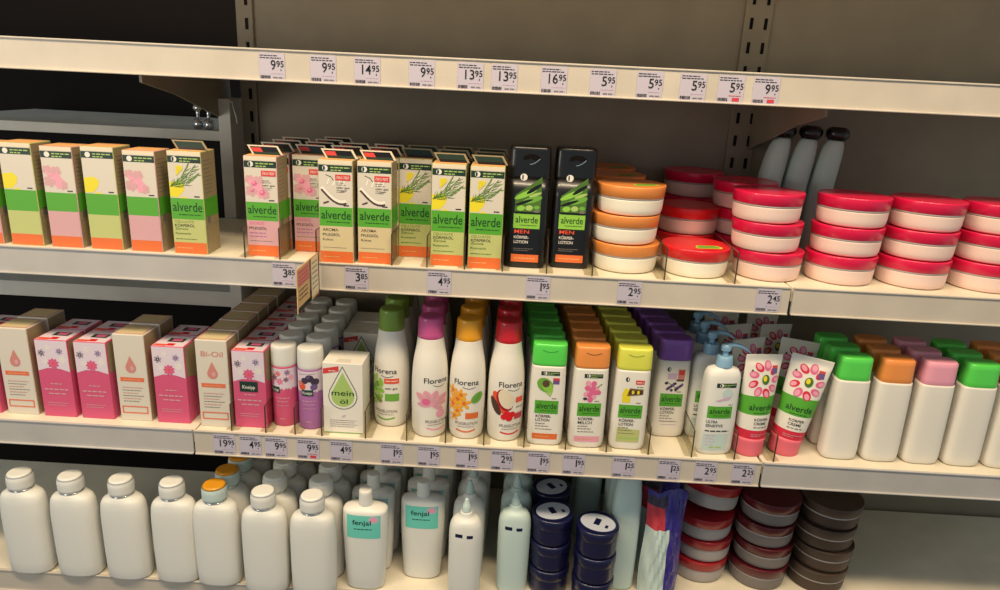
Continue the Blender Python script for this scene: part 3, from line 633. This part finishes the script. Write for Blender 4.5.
FP = [(z, a*1.07, b*1.07, n) for z, a, b, n in [(0, .0215, .0215, 2), (.003, .0245, .0245, 2), (.012, .0262, .0262, 2), (.080, .0272, .0272, 2), (.108, .0265, .0265, 2), (.130, .0245, .0245, 2), (.150, .0212, .0212, 2), (.1625, .0198, .0198, 2), (.166, .0195, .0195, 2)]]
def florena(capk, art):
    def lab():
        d = Decal(); d.text('Florena', 0, .0965, .0088, 'ink', 3, width=.041, al='c')
        d.line([(-.006+.021*t, .0930-.003*math.sin(PI*t*.9)+.001*t) for t in [i/8 for i in range(9)]], .0009, 'ink', 2)
        A_ = Decal(); d, D0 = A_, d
        if art == 'g':
            for i in range(14): d.ell(-.017+.0035*(i % 4)+.001*(i % 3), .038+.0026*i, .0062, .0034, ['leafgreen', 'drop', 'needle2', 'limeband'][i % 4], 1+i % 3, i*1.3)
            d.rect(.000, .066, .018, .073, 'orangered', 2); d.words(.002, .069, .014, .0014, 'white', 3, 2); d.text('sehr gut', .001, .058, .003, 'ink', 3, width=.015); d.rect(.001, .042, .018, .052, 'leafgreen', 3)
            bk = 'leafgreen'
        if art == 'p':
            for t, L in ((2.5, .019), (2.0, .017), (1.35, .016), (.6, .018), (0.1, .014), (3.2, .014), (-.6, .012)):
                d.ell(.000+L*.5*math.cos(t), .050+L*.5*math.sin(t), L*.55, L*.24, 'petal', 2, t); d.ell(.0+L*.55*math.cos(t), .05+L*.55*math.sin(t), L*.42, L*.10, 'rosepink', 3, t)
            d.ell(-.006, .053, .004, .004, 'petaldeep', 4); d.ell(.008, .038, .0045, .005, 'petal', 4); d.ell(.024, .065, .006, .009, 'leafgreen', 2); bk = 'petal'
        if art == 'y':
            for x, y, s in ((-.018, .070, .006), (-.010, .060, .008), (-.017, .052, .008), (-.006, .066, .006), (-.010, .044, .006), (-.002, .055, .007), (-.014, .036, .005)): flower(d, x, y, s*1.25, 'flyellow', 'goldf', 5, 'orange', 2)
            d.ell(.014, .062, .009, .006, 'leafgreen', 3, .7); d.line([(.010, .058), (.018, .066)], .0006, 'needle', 4); d.rect(.000, .034, .016, .042, 'orange', 3); bk = 'orange'
        if art == 'r':
            d.ell(-.010, .058, .0065, .016, 'orangered', 2, .5); d.ell(-.015, .053, .0045, .013, 'cocobrown', 3, .5); d.ell(-.004, .062, .0095, .015, 'berry', 2, .35); d.ell(-.0025, .0635, .0085, .0135, 'cream', 3, .35)
            for x, y in ((-.004, .040), (.002, .038), (-.001, .044), (.005, .043)): d.ell(x, y, .004, .004, 'redlid', 4)
            d.rect(.009, .058, .020, .065, 'orangered', 3); d.text('sehr gut', .010, .051, .0026, 'ink', 3, width=.011); d.rect(.008, .036, .020, .044, 'redcard', 3); bk = 'badge'
        d = D0.add(A_.shift(*{'p': (-.0065, -.0120, 1.75, 1.45), 'r': (-.0045, -.0060, 1.40, 1.30)}.get(art, (0, -.0050, 1.36, 1.28))))
        d.text('PFLEGELOTION', .002, .0275, .0048, 'grey', 3, width=.038, al='c'); d.words(-.013, .0235, .028, .0014, 'grey', 3, 3)
        d.line([(-.015+.032*t, .0185-.0035*math.sin(PI*t)) for t in [i/8 for i in range(9)]], .0028, bk, 1); return d
    return bottle('lotion_bottle', FP, 'white', lab, seg=48, parts=[('flip_cap', [(.1662, .0204, .0204, 2), (.1672, .0210, .0210, 2), (.195, .0195, .0195, 2), (.1985, .0187, .0187, 2), (.2000, .0165, .0165, 2)], capk)])
for x, y, k, art, rz, nm, n, dx in ((-.1900, .074, 'flgreen', 'g', -.25, 'green', 4, -.0015), (-.1230, .046, 'flpink', 'p', .50, 'pink', 4, -.003), (-.0625, .047, 'flyellow', 'y', .0, 'yellow', 4, .001), (.0000, .047, 'flred', 'r', .32, 'red', 4, 0)):
    row(Proto(florena, k, art), x, y, ZB, n, .060, dx, 'round white lotion bottle with %s cap' % nm, 'bottle', 'round white bottles with %s caps' % nm, rz, ' on the lower shelf')

AP = [(z, a*1.08, b*1.05, n) for z, a, b, n in [(0, .0215, .0125, 3.2), (.003, .0245, .0150, 3.6), (.010, .0260, .0160, 4), (.030, .0262, .0165, 4), (.120, .0252, .0160, 4), (.1375, .0246, .0155, 4)]]
def alv(capk, art):
    def lab():
        d = Decal(); c = -.001
        A_ = Decal(); d, D0 = A_, d
        if art in ('a', 'r'):
            drugmark(D0, -.012, .1225, .029, .0066)
        else: d.ell(-.008, .1245, .0026, .0036, 'darkgreen', 1); d.ell(-.0072, .1245, .0008, .0026, 'white', 2)
        if art == 'a':
            d.ell(-.004, .110, .0095, .0120, 'leafgreen', 2, .8); d.ell(-.001, .108, .0065, .009, 'limeband', 3, .6); d.ell(-.003, .112, .005, .0055, 'avocado', 4); d.rect(.006, .112, .0145, .1205, 'lav2', 3); d.rect(.006, .1175, .0145, .121, 'badge', 4)
            d.poly([(-.008, .103), (.004, .092), (.007, .104)], 'drop', 2); bk = 'orange'
        if art == 'r':
            for i in range(16):
                t = i*2.4; q = .0012*i**.85; d.ell(.001+q*math.cos(t)*.8, .106+q*math.sin(t)*1.15, .0042, .0036, 'petaldeep' if i % 2 else 'petal', 2+i % 2, t)
            d.ell(-.007, .0935, .003, .002, 'plum', 4); d.line([(.008, .111), (.014, .116)], .001, 'needle', 4); bk = 'petal'
        if art == 'y':
            d.rect(.003, .1180, .0145, .1240, 'badge', 3); d.words(.0045, .1200, .0085, .0016, 'white', 4, 2); d.words(.005, .1135, .009, .0014, 'grey', 3, 3); d.words(.005, .1105, .009, .0014, 'leafgreen', 3, 4)
            d.poly([(-.013, .090), (-.002, .090), (-.002, .108), (-.010, .112), (-.013, .104)], 'lemon', 1); d.poly([(-.007, .100), (.014, .103), (.014, .110), (-.004, .112)], 'choc', 3)
            for i in range(5): d.ell(-.003+i*.0035, .106, .0018, .0028, 'lemon' if i % 2 else 'cocobrown', 4)
            bk = 'lemonpale'
        if art == 'l':
            d.rect(-.009, .1095, .0035, .1185, 'mauve', 2); d.rect(.0050, .108, .0145, .1250, 'flagpink', 2); d.rect(.0060, .1165, .0135, .1235, 'badge', 3); d.rect(.0035, .1065, .0140, .1095, 'avocado', 3)
            for i in range(12): d.ell(-.010+.002*i, .103-.0018*((i*5) % 6), .0024, .0020, 'lav2' if i % 2 else 'plum', 3, i)
            d.line([(-.010, .106), (.004, .096)], .001, 'needle', 2); d.ell(-.002, .0925, .002, .0022, 'plum', 3); d.ell(.004, .0930, .002, .0022, 'plum', 3); bk = 'paper'
        d.words(.006, .0895, .006, .0016, 'grey', 2, 2)
        d = D0.add(A_.shift(0, -.0180, 1.18, 1.13))
        alverde(d, -.0190, .0575, .0180, .0800, 'greenband', .86)
        d.text('KÖRPER-', -.0165, .0505, .0048, 'ink', 3, width=.0245); d.text('LOTION' if art != 'r' else 'MILCH', -.0165, .0440, .0048, 'ink', 3, width=.0220)
        d.words(-.0165, .0395, .015, .0018, 'grey', 3, 3); d.words(-.0165, .0350, .021, .0018, 'grey', 3, 4); d.words(-.0165, .0300, .026, .0014, 'grey', 3, 5)
        if art == 'y': d.poly([(-.0185, .0150), (.0175, .0150), (.0175, .0370), (-.0185, .0400)], 'lemonpale', 1); d.rect(-.0165, .0200, .0165, .0240, 'drop', 2)
        elif art == 'l': d.line([(-.015, .0300), (.015, .0300)], .0012, 'mauve', 1); d.line([(-.014, .0245), (.012, .0245)], .0010, 'mauve', 1)
        else: d.rect(-.0205, .0125, .0195, .0225, bk, 1); d.words(-.016, .0165, .022, .0020, 'toppeach', 3, 5)
        return d
    r = bottle('lotion_bottle', AP, 'white', lab, parts=[('flip_cap', [(.1377, .0262, .0162, 4), (.139, .0272, .0168, 4), (.160, .0270, .0168, 4), (.1705, .0266, .0162, 4), (.1728, .0258, .0152, 4), (.1732, .0243, .0138, 4)], capk)])
    c = [q for q in r.children if q.name.startswith('flip_cap')][0]
    n = Decal(); n.line([(-.012+.024*t, .1640-.0030*math.sin(PI*t)) for t in [i/10 for i in range(11)]], .0010, 'alvgreendark' if art == 'a' else 'choc' if art in 'r' else 'lav2' if art == 'l' else 'needle2', 1)
    n.build(wrap([(.13, .0272, .0168, 4), (.18, .0270, .0168, 4)]), 'thumb_notch', c, (.0025, .005)); return r
for x, y, k, art, nm, n, dx, rz in ((.0655, .032, 'alvgreen', 'a', 'bright green', 7, -.0022, 0), (.1315, .031, 'orangecap', 'r', 'orange', 7, -.0018, .06), (.1975, .033, 'alvyellow', 'y', 'yellow', 7, -.0022, 0), (.2710, .084, 'alvlav', 'l', 'purple', 6, -.0048, .05)):
    row(Proto(alv, k, art), x, y, ZB, n, .0402, dx, 'flat white lotion bottle with %s cap' % nm, 'bottle', 'flat white bottles with %s caps' % nm, rz, ' on the lower shelf')

def pumpb():
    prof = [(0, .0245, .0145, 3), (.004, .0275, .0170, 3.2), (.015, .0290, .0185, 3.2), (.115, .0282, .0180, 3.0), (.128, .0272, .0172, 2.8), (.1345, .0240, .0150, 2.6), (.1375, .0150, .0120, 2.2), (.1380, .0130, .0120, 2)]
    def lab():
        d = Decal(); drugmark(d, -.0105, .1080, .0270, .0066); d.ell(.006, .0985, .0075, .0080, 'mint', 1, .4); d.poly([(-.010, .0885), (.011, .0960), (.009, .0905), (-.006, .0870)], 'mauve', 2)
        alverde(d, -.0180, .0620, .0150, .0800, 'greenband', .84); d.words(.009, .082, .006, .0016, 'grey', 2, 3)
        d.text('ULTRA', -.0180, .0545, .0042, 'ink', 3, width=.015); d.text('SENSITIVE', -.0180, .0485, .0042, 'ink', 3, width=.023); d.words(-.0180, .0415, .032, .0024, 'ink', 3, 3)
        d.rect(-.0190, .0120, .0140, .0380, 'mint', 1)
        for i in range(4): d.words(-.0170, .0345-i*.0048, .014-(i % 2)*.003, .0020, 'mauve', 3, i+2)
        d.words(-.010, .0160, .018, .003, 'drop', 3, 3); return d.shift(-.0015, -.0040, 1.17, 1.06)
    r = bottle('pump_bottle', prof, 'kcap', lab)
    a = MB(); a.loft(smoothprof([(.1380, .0125, .0125, 2), (.140, .0130, .0130, 2), (.150, .0125, .0125, 2), (.1545, .0115, .0115, 2)]), 'pump', 32); a.loft(smoothprof([(.1545, .0045, .0045, 2), (.162, .0045, .0045, 2), (.1625, .0080, .0065, 2), (.169, .0085, .0070, 2), (.1725, .0060, .0050, 2)]), 'pump', 24); p = a.build('pump_head', r)
    b = MB(); pts = [(.000, .1700), (.012, .1715), (.024, .1690), (.034, .1640), (.039, .1590)]; rad = [.0050, .0045, .0040, .0035, .0030]
    n = 12; base = 0
    for (x, z), q in zip(pts, rad):
        for i in range(n): b.v.append((x, q*1.2*math.cos(2*PI*i/n), z+q*.8*math.sin(2*PI*i/n)))
    for j in range(len(pts)-1):
        for i in range(n): b.f.append((j*n+i, j*n+(i+1) % n, (j+1)*n+(i+1) % n, (j+1)*n+i)); b.k.append('pump'); b.sm.append(True)
    b.f.append(tuple(range(n))); b.k.append('pump'); b.sm.append(False); b.f.append(tuple((len(pts)-1)*n+i for i in range(n))); b.k.append('pumpdark'); b.sm.append(False)
    b.build('spout', p); stretch(r, 1, 1, 1.065); return r
pb = Proto(pumpb)
pb.put(.3375, .0340, ZB, 'cream pump bottle with pale blue pump head, at the front between lavender bottles and tubes', 'pump bottle', 'cream pump bottles', rz=.12)
for i in range(3): pb.put(.3310, .090+.050*i, ZB, 'cream pump bottle with blue pump head, %s from the front in its row' % ORD[i+1], 'pump bottle', 'cream pump bottles', rz=.15-.08*i)

def tube():
    r = empty('cream_tube', (0, 0, 0)); a = MB()
    prof = [(.020, .0208, .0208, 2), (.050, .0222, .0200, 2), (.085, .0240, .0165, 2), (.120, .0258, .0105, 2), (.150, .0270, .0045, 2), (.158, .0275, .0012, 2), (.1680, .0276, .0009, 2)]
    pr = smoothprof(prof, 8)
    def kf(z): return 'tubered' if z < .0445 else 'white' if z < .070 else 'greenband' if z < .103 else 'white'
    a.loft(pr, 'white', 40, kf); a.build('tube_body', r)
    b = MB(); b.loft(smoothprof([(0, .0195, .0195, 2), (.002, .0208, .0208, 2), (.031, .0214, .0210, 2)]), 'tubepink', 40); b.build('tube_cap', r)
    d = Decal(); d.text('alverde', .001, .0800, .0098, 'logogreen', 3, width=.037, al='c'); d.words(-.010, .0750, .024, .0014, 'logogreen', 3, 3)
    d.text('KÖRPER-', -.008, .0625, .0044, 'ink', 3, width=.022); d.text('CREME', -.008, .0560, .0044, 'ink', 3, width=.018); d.words(-.008, .0510, .022, .002, 'grey', 3, 4); d.words(-.010, .0390, .026, .0014, 'rosepink', 3, 5); d.words(-.010, .0360, .014, .0014, 'rosepink', 3, 6)
    for i in range(9):
        t = 2*PI*i/9; R = .0182; d.ell(.002+R*math.cos(t), .1290+R*1.2*math.sin(t), .0082, .0056, 'tubered' if i % 2 else 'petaldeep', 2, t+.2); d.ell(.002+R*1.08*math.cos(t), .1290+R*1.28*math.sin(t), .0052, .0034, 'petal', 3, t+.2)
    d.ell(.003, .1290, .0056, .0080, 'needle', 4); d.ell(.0018, .1305, .0028, .0044, 'lemon', 5); d.rect(.0120, .1380, .0220, .1470, 'lav2', 5); d.rect(.0120, .1470, .0220, .1510, 'badge', 5); d.ell(-.018, .1410, .0022, .0036, 'darkgreen', 2)
    d.build(wrap(pr), 'printed_label', r, (.003, .006)); stretch(r, 1.15, 1.05, 1.0); return r
tu = Proto(tube)
tu.put(.3960, .0390, ZB, 'white cream tube with pink flower, standing upright next to the pump bottle', 'tube', 'pink flower tubes', rz=.22, tilt=(0, .03))
tu.put(.4560, .0470, ZB, 'white cream tube with pink flower leaning right at the right edge of the photo', 'tube', 'pink flower tubes', rz=-.25, tilt=(0, .13))
for i, (x, y, rz, t) in enumerate(((.4030, .112, .35, -.03), (.4700, .120, -.1, .10), (.4030, .182, .2, -.05), (.4660, .192, .3, .04), (.4000, .255, .0, -.05), (.4640, .264, .2, .05))):
    tu.put(x, y, ZB, 'pink flower tube behind, %s' % ['second from the front in the left tube row', 'second from the front in the right tube row', 'third from the front in the left tube row', 'third from the front in the right tube row', 'rearmost in the left tube row', 'rearmost in the right tube row'][i], 'tube', 'pink flower tubes', rz=rz, tilt=(0, t))

# ------------------------------------------------------------------ flag sign
fs = empty('flag_sign', (-.2845, 0, 1.2)); a = MB()
a.box((-.0006, -.108, -.016), (.0006, -.0045, .046), 'flagcream'); a.box((-.0010, -.0075, -.022), (.0010, -.0045, .047), 'maroon'); a.build('sign_card', fs)
d = Decal()
d.rect(-.106, .020, -.054, .043, 'flagpink', 1); d.rect(-.106, -.003, -.054, .0195, 'flagcream', 1); d.rect(-.052, -.013, -.045, .045, 'black', 1); d.rect(-.043, -.012, -.010, .044, 'cream', 1)
d.rect(-.107, -.0155, -.045, -.0085, 'black', 2)
for i in range(4): d.words(-.102, .038-i*.0055, .044, .0028, 'redcard', 3, i+3)
for i in range(3): d.words(-.102, .013-i*.006, .040, .0026, 'darkgreen', 3, i+7)
for i in range(6): d.words(-.040, .036-i*.0075, .026, .0022, 'needle' if i != 2 else 'ink', 3, i+11)
o = d.build(lambda u, v, k: (.0006+k, u, v), 'printed_face', fs)
tag(fs, 'small printed card standing out from the middle rail left of the coconut cartons', 'sign')

# ------------------------------------------------------------------ bottom shelf
def bath(capk):
    r = empty('bath_bottle', (0, 0, 0)); a = MB()
    a.loft(smoothprof([(0, .031, .019, 2.6), (.005, .036, .0220, 2.6), (.10, .0375, .0230, 2.6), (.135, .0365, .0225, 2.4), (.149, .0325, .0210, 2.2), (.1560, .0220, .0190, 2), (.158, .0180, .0180, 2)]), 'kcap', 40); a.build('bottle_body', r)
    c = MB(); c.loft([(.1575, .0182, .0182, 2), (.1608, .0184, .0184, 2)], 'chrome', 36); c.build('chrome_ring', r)
    b = MB(); b.loft(smoothprof([(.1609, .0178, .0178, 2), (.164, .0200, .0200, 2), (.178, .0202, .0202, 2), (.1845, .0190, .0190, 2), (.1875, .0168, .0168, 2)]), 'mint' if capk else 'kcap', 36); q = b.build('round_cap', r)
    e = MB(); e.loft([(.1845, .0192, .0192, 2), (.1878, .0170, .0170, 2), (.1886, .0150, .0150, 2)], capk or 'kcap', 32); e.build('cap_top', q)
    return r
b1 = Proto(bath, 'amber'); b2 = Proto(bath, '')
row(b1, -.4730, .010, ZC, 5, .0470, .003, 'white bath bottle with amber cap top', 'bottle', 'white bottles with amber caps', 0, ' on the bottom shelf')
row(b2, -.3880, .000, ZC, 5, .0480, .003, 'white bath bottle with round white cap', 'bottle', 'white bottles with round white caps', 0, ' in the left round-capped row')
row(b2, -.3060, -.004, ZC, 5, .0480, .002, 'white bath bottle with round white cap', 'bottle', 'white bottles with round white caps', 0, ' in the right round-capped row')
def fenjal():
    prof = [(0, .0280, .016, 2.6), (.005, .0320, .019, 2.8), (.11, .0375, .0205, 2.8), (.148, .0372, .0200, 2.8), (.154, .0350, .0180, 2.6), (.1575, .0250, .0140, 2.3), (.1590, .0120, .0110, 2)]
    def lab():
        d = Decal(); d.rect(-.0280, .1050, .0280, .1480, 'aqua', 1); d.ell(.0170, .1410, .0085, .0065, 'mauve', 2); d.ell(.0170, .1410, .0050, .0035, 'petal', 3); d.text('fenjal', -.0030, .1310, .0088, 'darkgreen', 4, width=.031, al='c'); d.words(-.016, .122, .030, .002, 'darkgreen', 4, 3); return d
    return bottle('cream_bath_bottle', prof, 'kcap', lab, parts=[('tall_cap', [(.1588, .0110, .0110, 2), (.1600, .0114, .0114, 2), (.1850, .0108, .0108, 2), (.1870, .0095, .0095, 2)], 'kcap')])
fj = Proto(fenjal)
row(fj, -.2240, .022, ZC, 5, .050, .003, 'white bath bottle with aqua label', 'bottle', 'aqua label bath bottles', 0, ' in the left aqua row')
row(fj, -.1320, .058, ZC, 5, .050, .003, 'white bath bottle with aqua label', 'bottle', 'aqua label bath bottles', 0, ' in the right aqua row')
def nozzle(k):
    prof = [(0, .022, .018, 2.6), (.005, .026, .021, 2.6), (.110, .0275, .022, 2.6), (.140, .0265, .0205, 2.4), (.152, .0210, .0180, 2.2), (.1580, .0125, .0120, 2), (.1660, .0095, .0095, 2)]
    def lab():
        d = Decal(); d.rect(-.016, .128, -.004, .134, 'navy', 2); d.rect(.003, .127, .013, .1325, 'navy', 2); return d
    return bottle('body_milk_bottle', prof, k, lab, parts=[('pointed_nozzle', [(.1658, .0080, .0080, 2), (.1750, .0070, .0070, 2), (.1820, .0045, .0045, 2), (.1880, .0030, .0030, 2), (.1895, .0010, .0010, 2)], 'mint')])
nz = Proto(nozzle, 'kcap'); nz2 = Proto(nozzle, 'mint')
row(nz, -.0540, .008, ZC, 4, .055, .002, 'white bottle with pointed nozzle', 'bottle', 'nozzle bottles left', 0, ' in the left nozzle row')
row(nz2, .0270, .036, ZC, 4, .055, .002, 'white bottle with pointed nozzle and dark marks', 'bottle', 'nozzle bottles right', 0, ' in the right nozzle row')
def tin(n=0):
    r = empty('cream_jar', (0, 0, 0)); a = MB(); R = .0345
    a.loft(smoothprof([(0, R*.9, R*.9, 2), (.003, R*.98, R*.98, 2), (.030, R, R, 2), (.0315, R, R, 2)]), 'navy', 44); a.build('jar_body', r)
    b = MB(); b.loft([(.0316, R*1.01, R*1.01, 2), (.0325, R*1.03, R*1.03, 2), (.047, R*1.03, R*1.03, 2), (.049, R*1.0, R*1.0, 2), (.0495, R*.94, R*.94, 2)], 'navy', 44); l = b.build('jar_lid', r)
    c = MB(); c.loft([(.0495, R*.86, R*.70, 2), (.0499, R*.85, R*.69, 2)], 'ovalwhite', 36); c.box((-.006, -.008, .0499), (.004, .010, .0502), 'navy'); c.box((.014, -.010, .0499), (.019, -.002, .0502), 'navy'); c.build('oval_emblem', l); return r
tn = Proto(tin)
for i in range(3): tn.put(.0910, .046, ZC+.0502*i, 'navy cream jar with white oval lid, %s of the front navy stack' % ['bottom', 'middle', 'top'][i], 'jar', 'navy cream jars', rz=.2*i)
for i in range(3): tn.put(.0920, .122, ZC+.0502*i, 'navy cream jar with white oval lid, %s of the rear navy stack' % ['bottom', 'middle', 'top'][i], 'jar', 'navy cream jars', rz=.3*i)
for i in range(3): tn.put(.1650, .020, ZC+.0502*i, 'navy cream jar with white oval lid, %s of the right navy stack' % ['bottom', 'middle', 'top'][i], 'jar', 'navy cream jars', rz=-.2*i)
def pale():
    return bottle('lotion_bottle', [(0, .020, .016, 3), (.005, .024, .019, 3), (.15, .0245, .0190, 3), (.20, .0220, .0160, 2.6), (.228, .0170, .0120, 2.4)], 'mint', None, parts=[('screw_cap', [(.2282, .012, .010, 2), (.250, .0115, .0095, 2)], 'mint')])
pl_ = Proto(pale)
row(pl_, .2170, .060, ZC, 3, .060, .002, 'tall pale translucent bottle', 'bottle', 'pale translucent bottles', 0, ' beside the violet pouches')
for i in range(2): pl_.put(.1680, .200+.06*i, ZC, 'tall pale bottle deep behind the right navy jars, %s' % ['nearer', 'farther'][i], 'bottle', 'pale translucent bottles')
def pouch():
    r = empty('refill_pouch', (0, 0, 0)); a = MB(); rr = random.Random(5); nx, nz = 16, 24
    def pt(i, j, s):
        u = -1+2*i/nx; v = j/nz; t = .020*(1-abs(u)**3)*(1-v**4)+.001; w = .034*(1+.05*math.sin(v*7))
        rip = .0022*math.sin(u*9+v*13+s)+.0016*math.sin(u*17-v*22)
        return (u*w, s*(t+rip*(1-abs(u)**4)), v*.20+.004*math.sin(u*4)*v)
    for s in (-1, 1):
        vs = [pt(i, j, s) for j in range(nz+1) for i in range(nx+1)]
        for j in range(nz):
            for i in range(nx):
                q = (j*(nx+1)+i, j*(nx+1)+i+1, (j+1)*(nx+1)+i+1, (j+1)*(nx+1)+i); q = q if s < 0 else q[::-1]
                v = j/nz; u = i/nx; k = 'violet'
                if s < 0 and .66 < v < .84 and u < .42: k = 'redcard'
                elif s < 0 and v > .84 and v < .92 and u < .5: k = 'plum'
                elif s < 0 and v < .66 and u < .55: k = 'mint'
                a.add([vs[n] for n in q], [(0, 1, 2, 3)], k, True)
    a.build('pouch_body', r); return r
po = Proto(pouch)
row(po, .2820, .050, ZC, 3, .055, .002, 'crinkled violet refill pouch', 'pouch', 'violet refill pouches', .1, ' on the bottom shelf')
jw = Proto(jar, 'wine', 'grey'); jc = Proto(jar, 'cocoa', 'cocoa'); jb = Proto(jar, 'berry', 'rim')
def cstack(pr, x, y, n, d, g, tl=0):
    for i in range(n): pr.put(x+.003*(i % 2), y, ZC+.0436*i+(.012 if tl and i == n-1 else 0), d % ['bottom', 'second', 'third', 'fourth', 'fifth'][i], 'jar', g, rz=.3*i, tilt=(0, tl if i == n-1 else 0))
cstack(jb, .3700, .120, 4, 'pale jar with dark red lid, %s from below in the front left bottom-shelf stack', 'dark red lidded jars', .2)
cstack(jw, .3760, .232, 5, 'pale jar with wine lid, %s from below in the rear left bottom-shelf stack', 'dark red lidded jars')
cstack(jw, .4760, .110, 4, 'pale jar with wine lid, %s from below in the front right bottom-shelf stack', 'dark red lidded jars')
cstack(jb, .4820, .222, 5, 'pale jar with dark red lid, %s from below in the rear right bottom-shelf stack', 'dark red lidded jars')
cstack(jc, .5830, .110, 4, 'brown jar, %s from below in the front brown bottom-shelf stack', 'brown jars')
cstack(jc, .5900, .222, 4, 'brown jar, %s from below in the rear brown bottom-shelf stack', 'brown jars')

# ------------------------------------------------------------------ the shelves run on left and right
rosep = Proto(carton, .047, .1485, .047, 'rosepink', f_rose, 'toppeach', True, None); lemp = Proto(carton, .048, .151, .047, 'lemonpale', f_lemon, 'toppeach', True, None)
for i, (x, pr, nm) in enumerate(((-.545, rosep, 'pink'), (-.605, lemp, 'pale green'), (-.665, rosep, 'pink'), (-.725, lemp, 'pale green'), (-.785, rosep, 'pink'))):
    pr.put(x, .035, ZA, '%s unlettered carton on the middle shelf, %s left of the cut-off carton' % (nm, ['first', 'second', 'third', 'fourth', 'fifth'][i]), 'carton', 'cartons beyond the photo at left')
kbp = Proto(knei_box, True); bop = Proto(bio_box, True)
for i, (x, pr, nm) in enumerate(((-.535, kbp, 'pink'), (-.597, bop, 'pale'), (-.659, kbp, 'pink'), (-.721, kbp, 'pink'), (-.783, bop, 'pale'), (-.845, kbp, 'pink'))):
    for j in range(2): pr.put(x, .045+.052*j, ZB, '%s box in the left bay, %s from its right end, %s' % (nm, ['first', 'second', 'third', 'fourth', 'fifth', 'sixth'][i], ['front', 'behind'][j]), 'box', 'boxes beyond the photo at left')
for i, x in enumerate((-.545, -.630, -.715, -.800)): b2.put(x, .012, ZC, 'white round-capped bottle, %s place left of the amber-capped ones' % ORD[i].replace('front', 'first'), 'bottle', 'bottles beyond the photo at left')
for i, x in enumerate((.502, .612, .722)):
    for j in range(3): jp.put(x+.002*j, .072, ZA+.0436*j, 'pink-lidded jar in the right bay, %s stack, %s jar' % (['first', 'second', 'third'][i], ['bottom', 'middle', 'top'][j]), 'jar', 'jars beyond the photo at right')
plb = [Proto(bottle, 'lotion_bottle', AP, 'white', None, None, 40, (.0025, .005), [('flip_cap', [(.1377, .0245, .0155, 4), (.139, .0252, .0160, 4), (.1725, .0246, .0155, 4), (.1752, .0225, .0132, 4)], k)]) for k in ('alvgreen', 'orangecap', 'petal')]
for i, x in enumerate((.540, .605, .670, .735, .800)):
    for j in range(3): plb[i % 3].put(x, .040+.045*j, ZB, 'plain bottle with %s cap in the right bay, place %s, %s row' % (['green', 'orange', 'pink'][i % 3], ['one', 'two', 'three', 'four', 'five'][i], ['front', 'middle', 'rear'][j]), 'bottle', 'bottles beyond the photo at right')
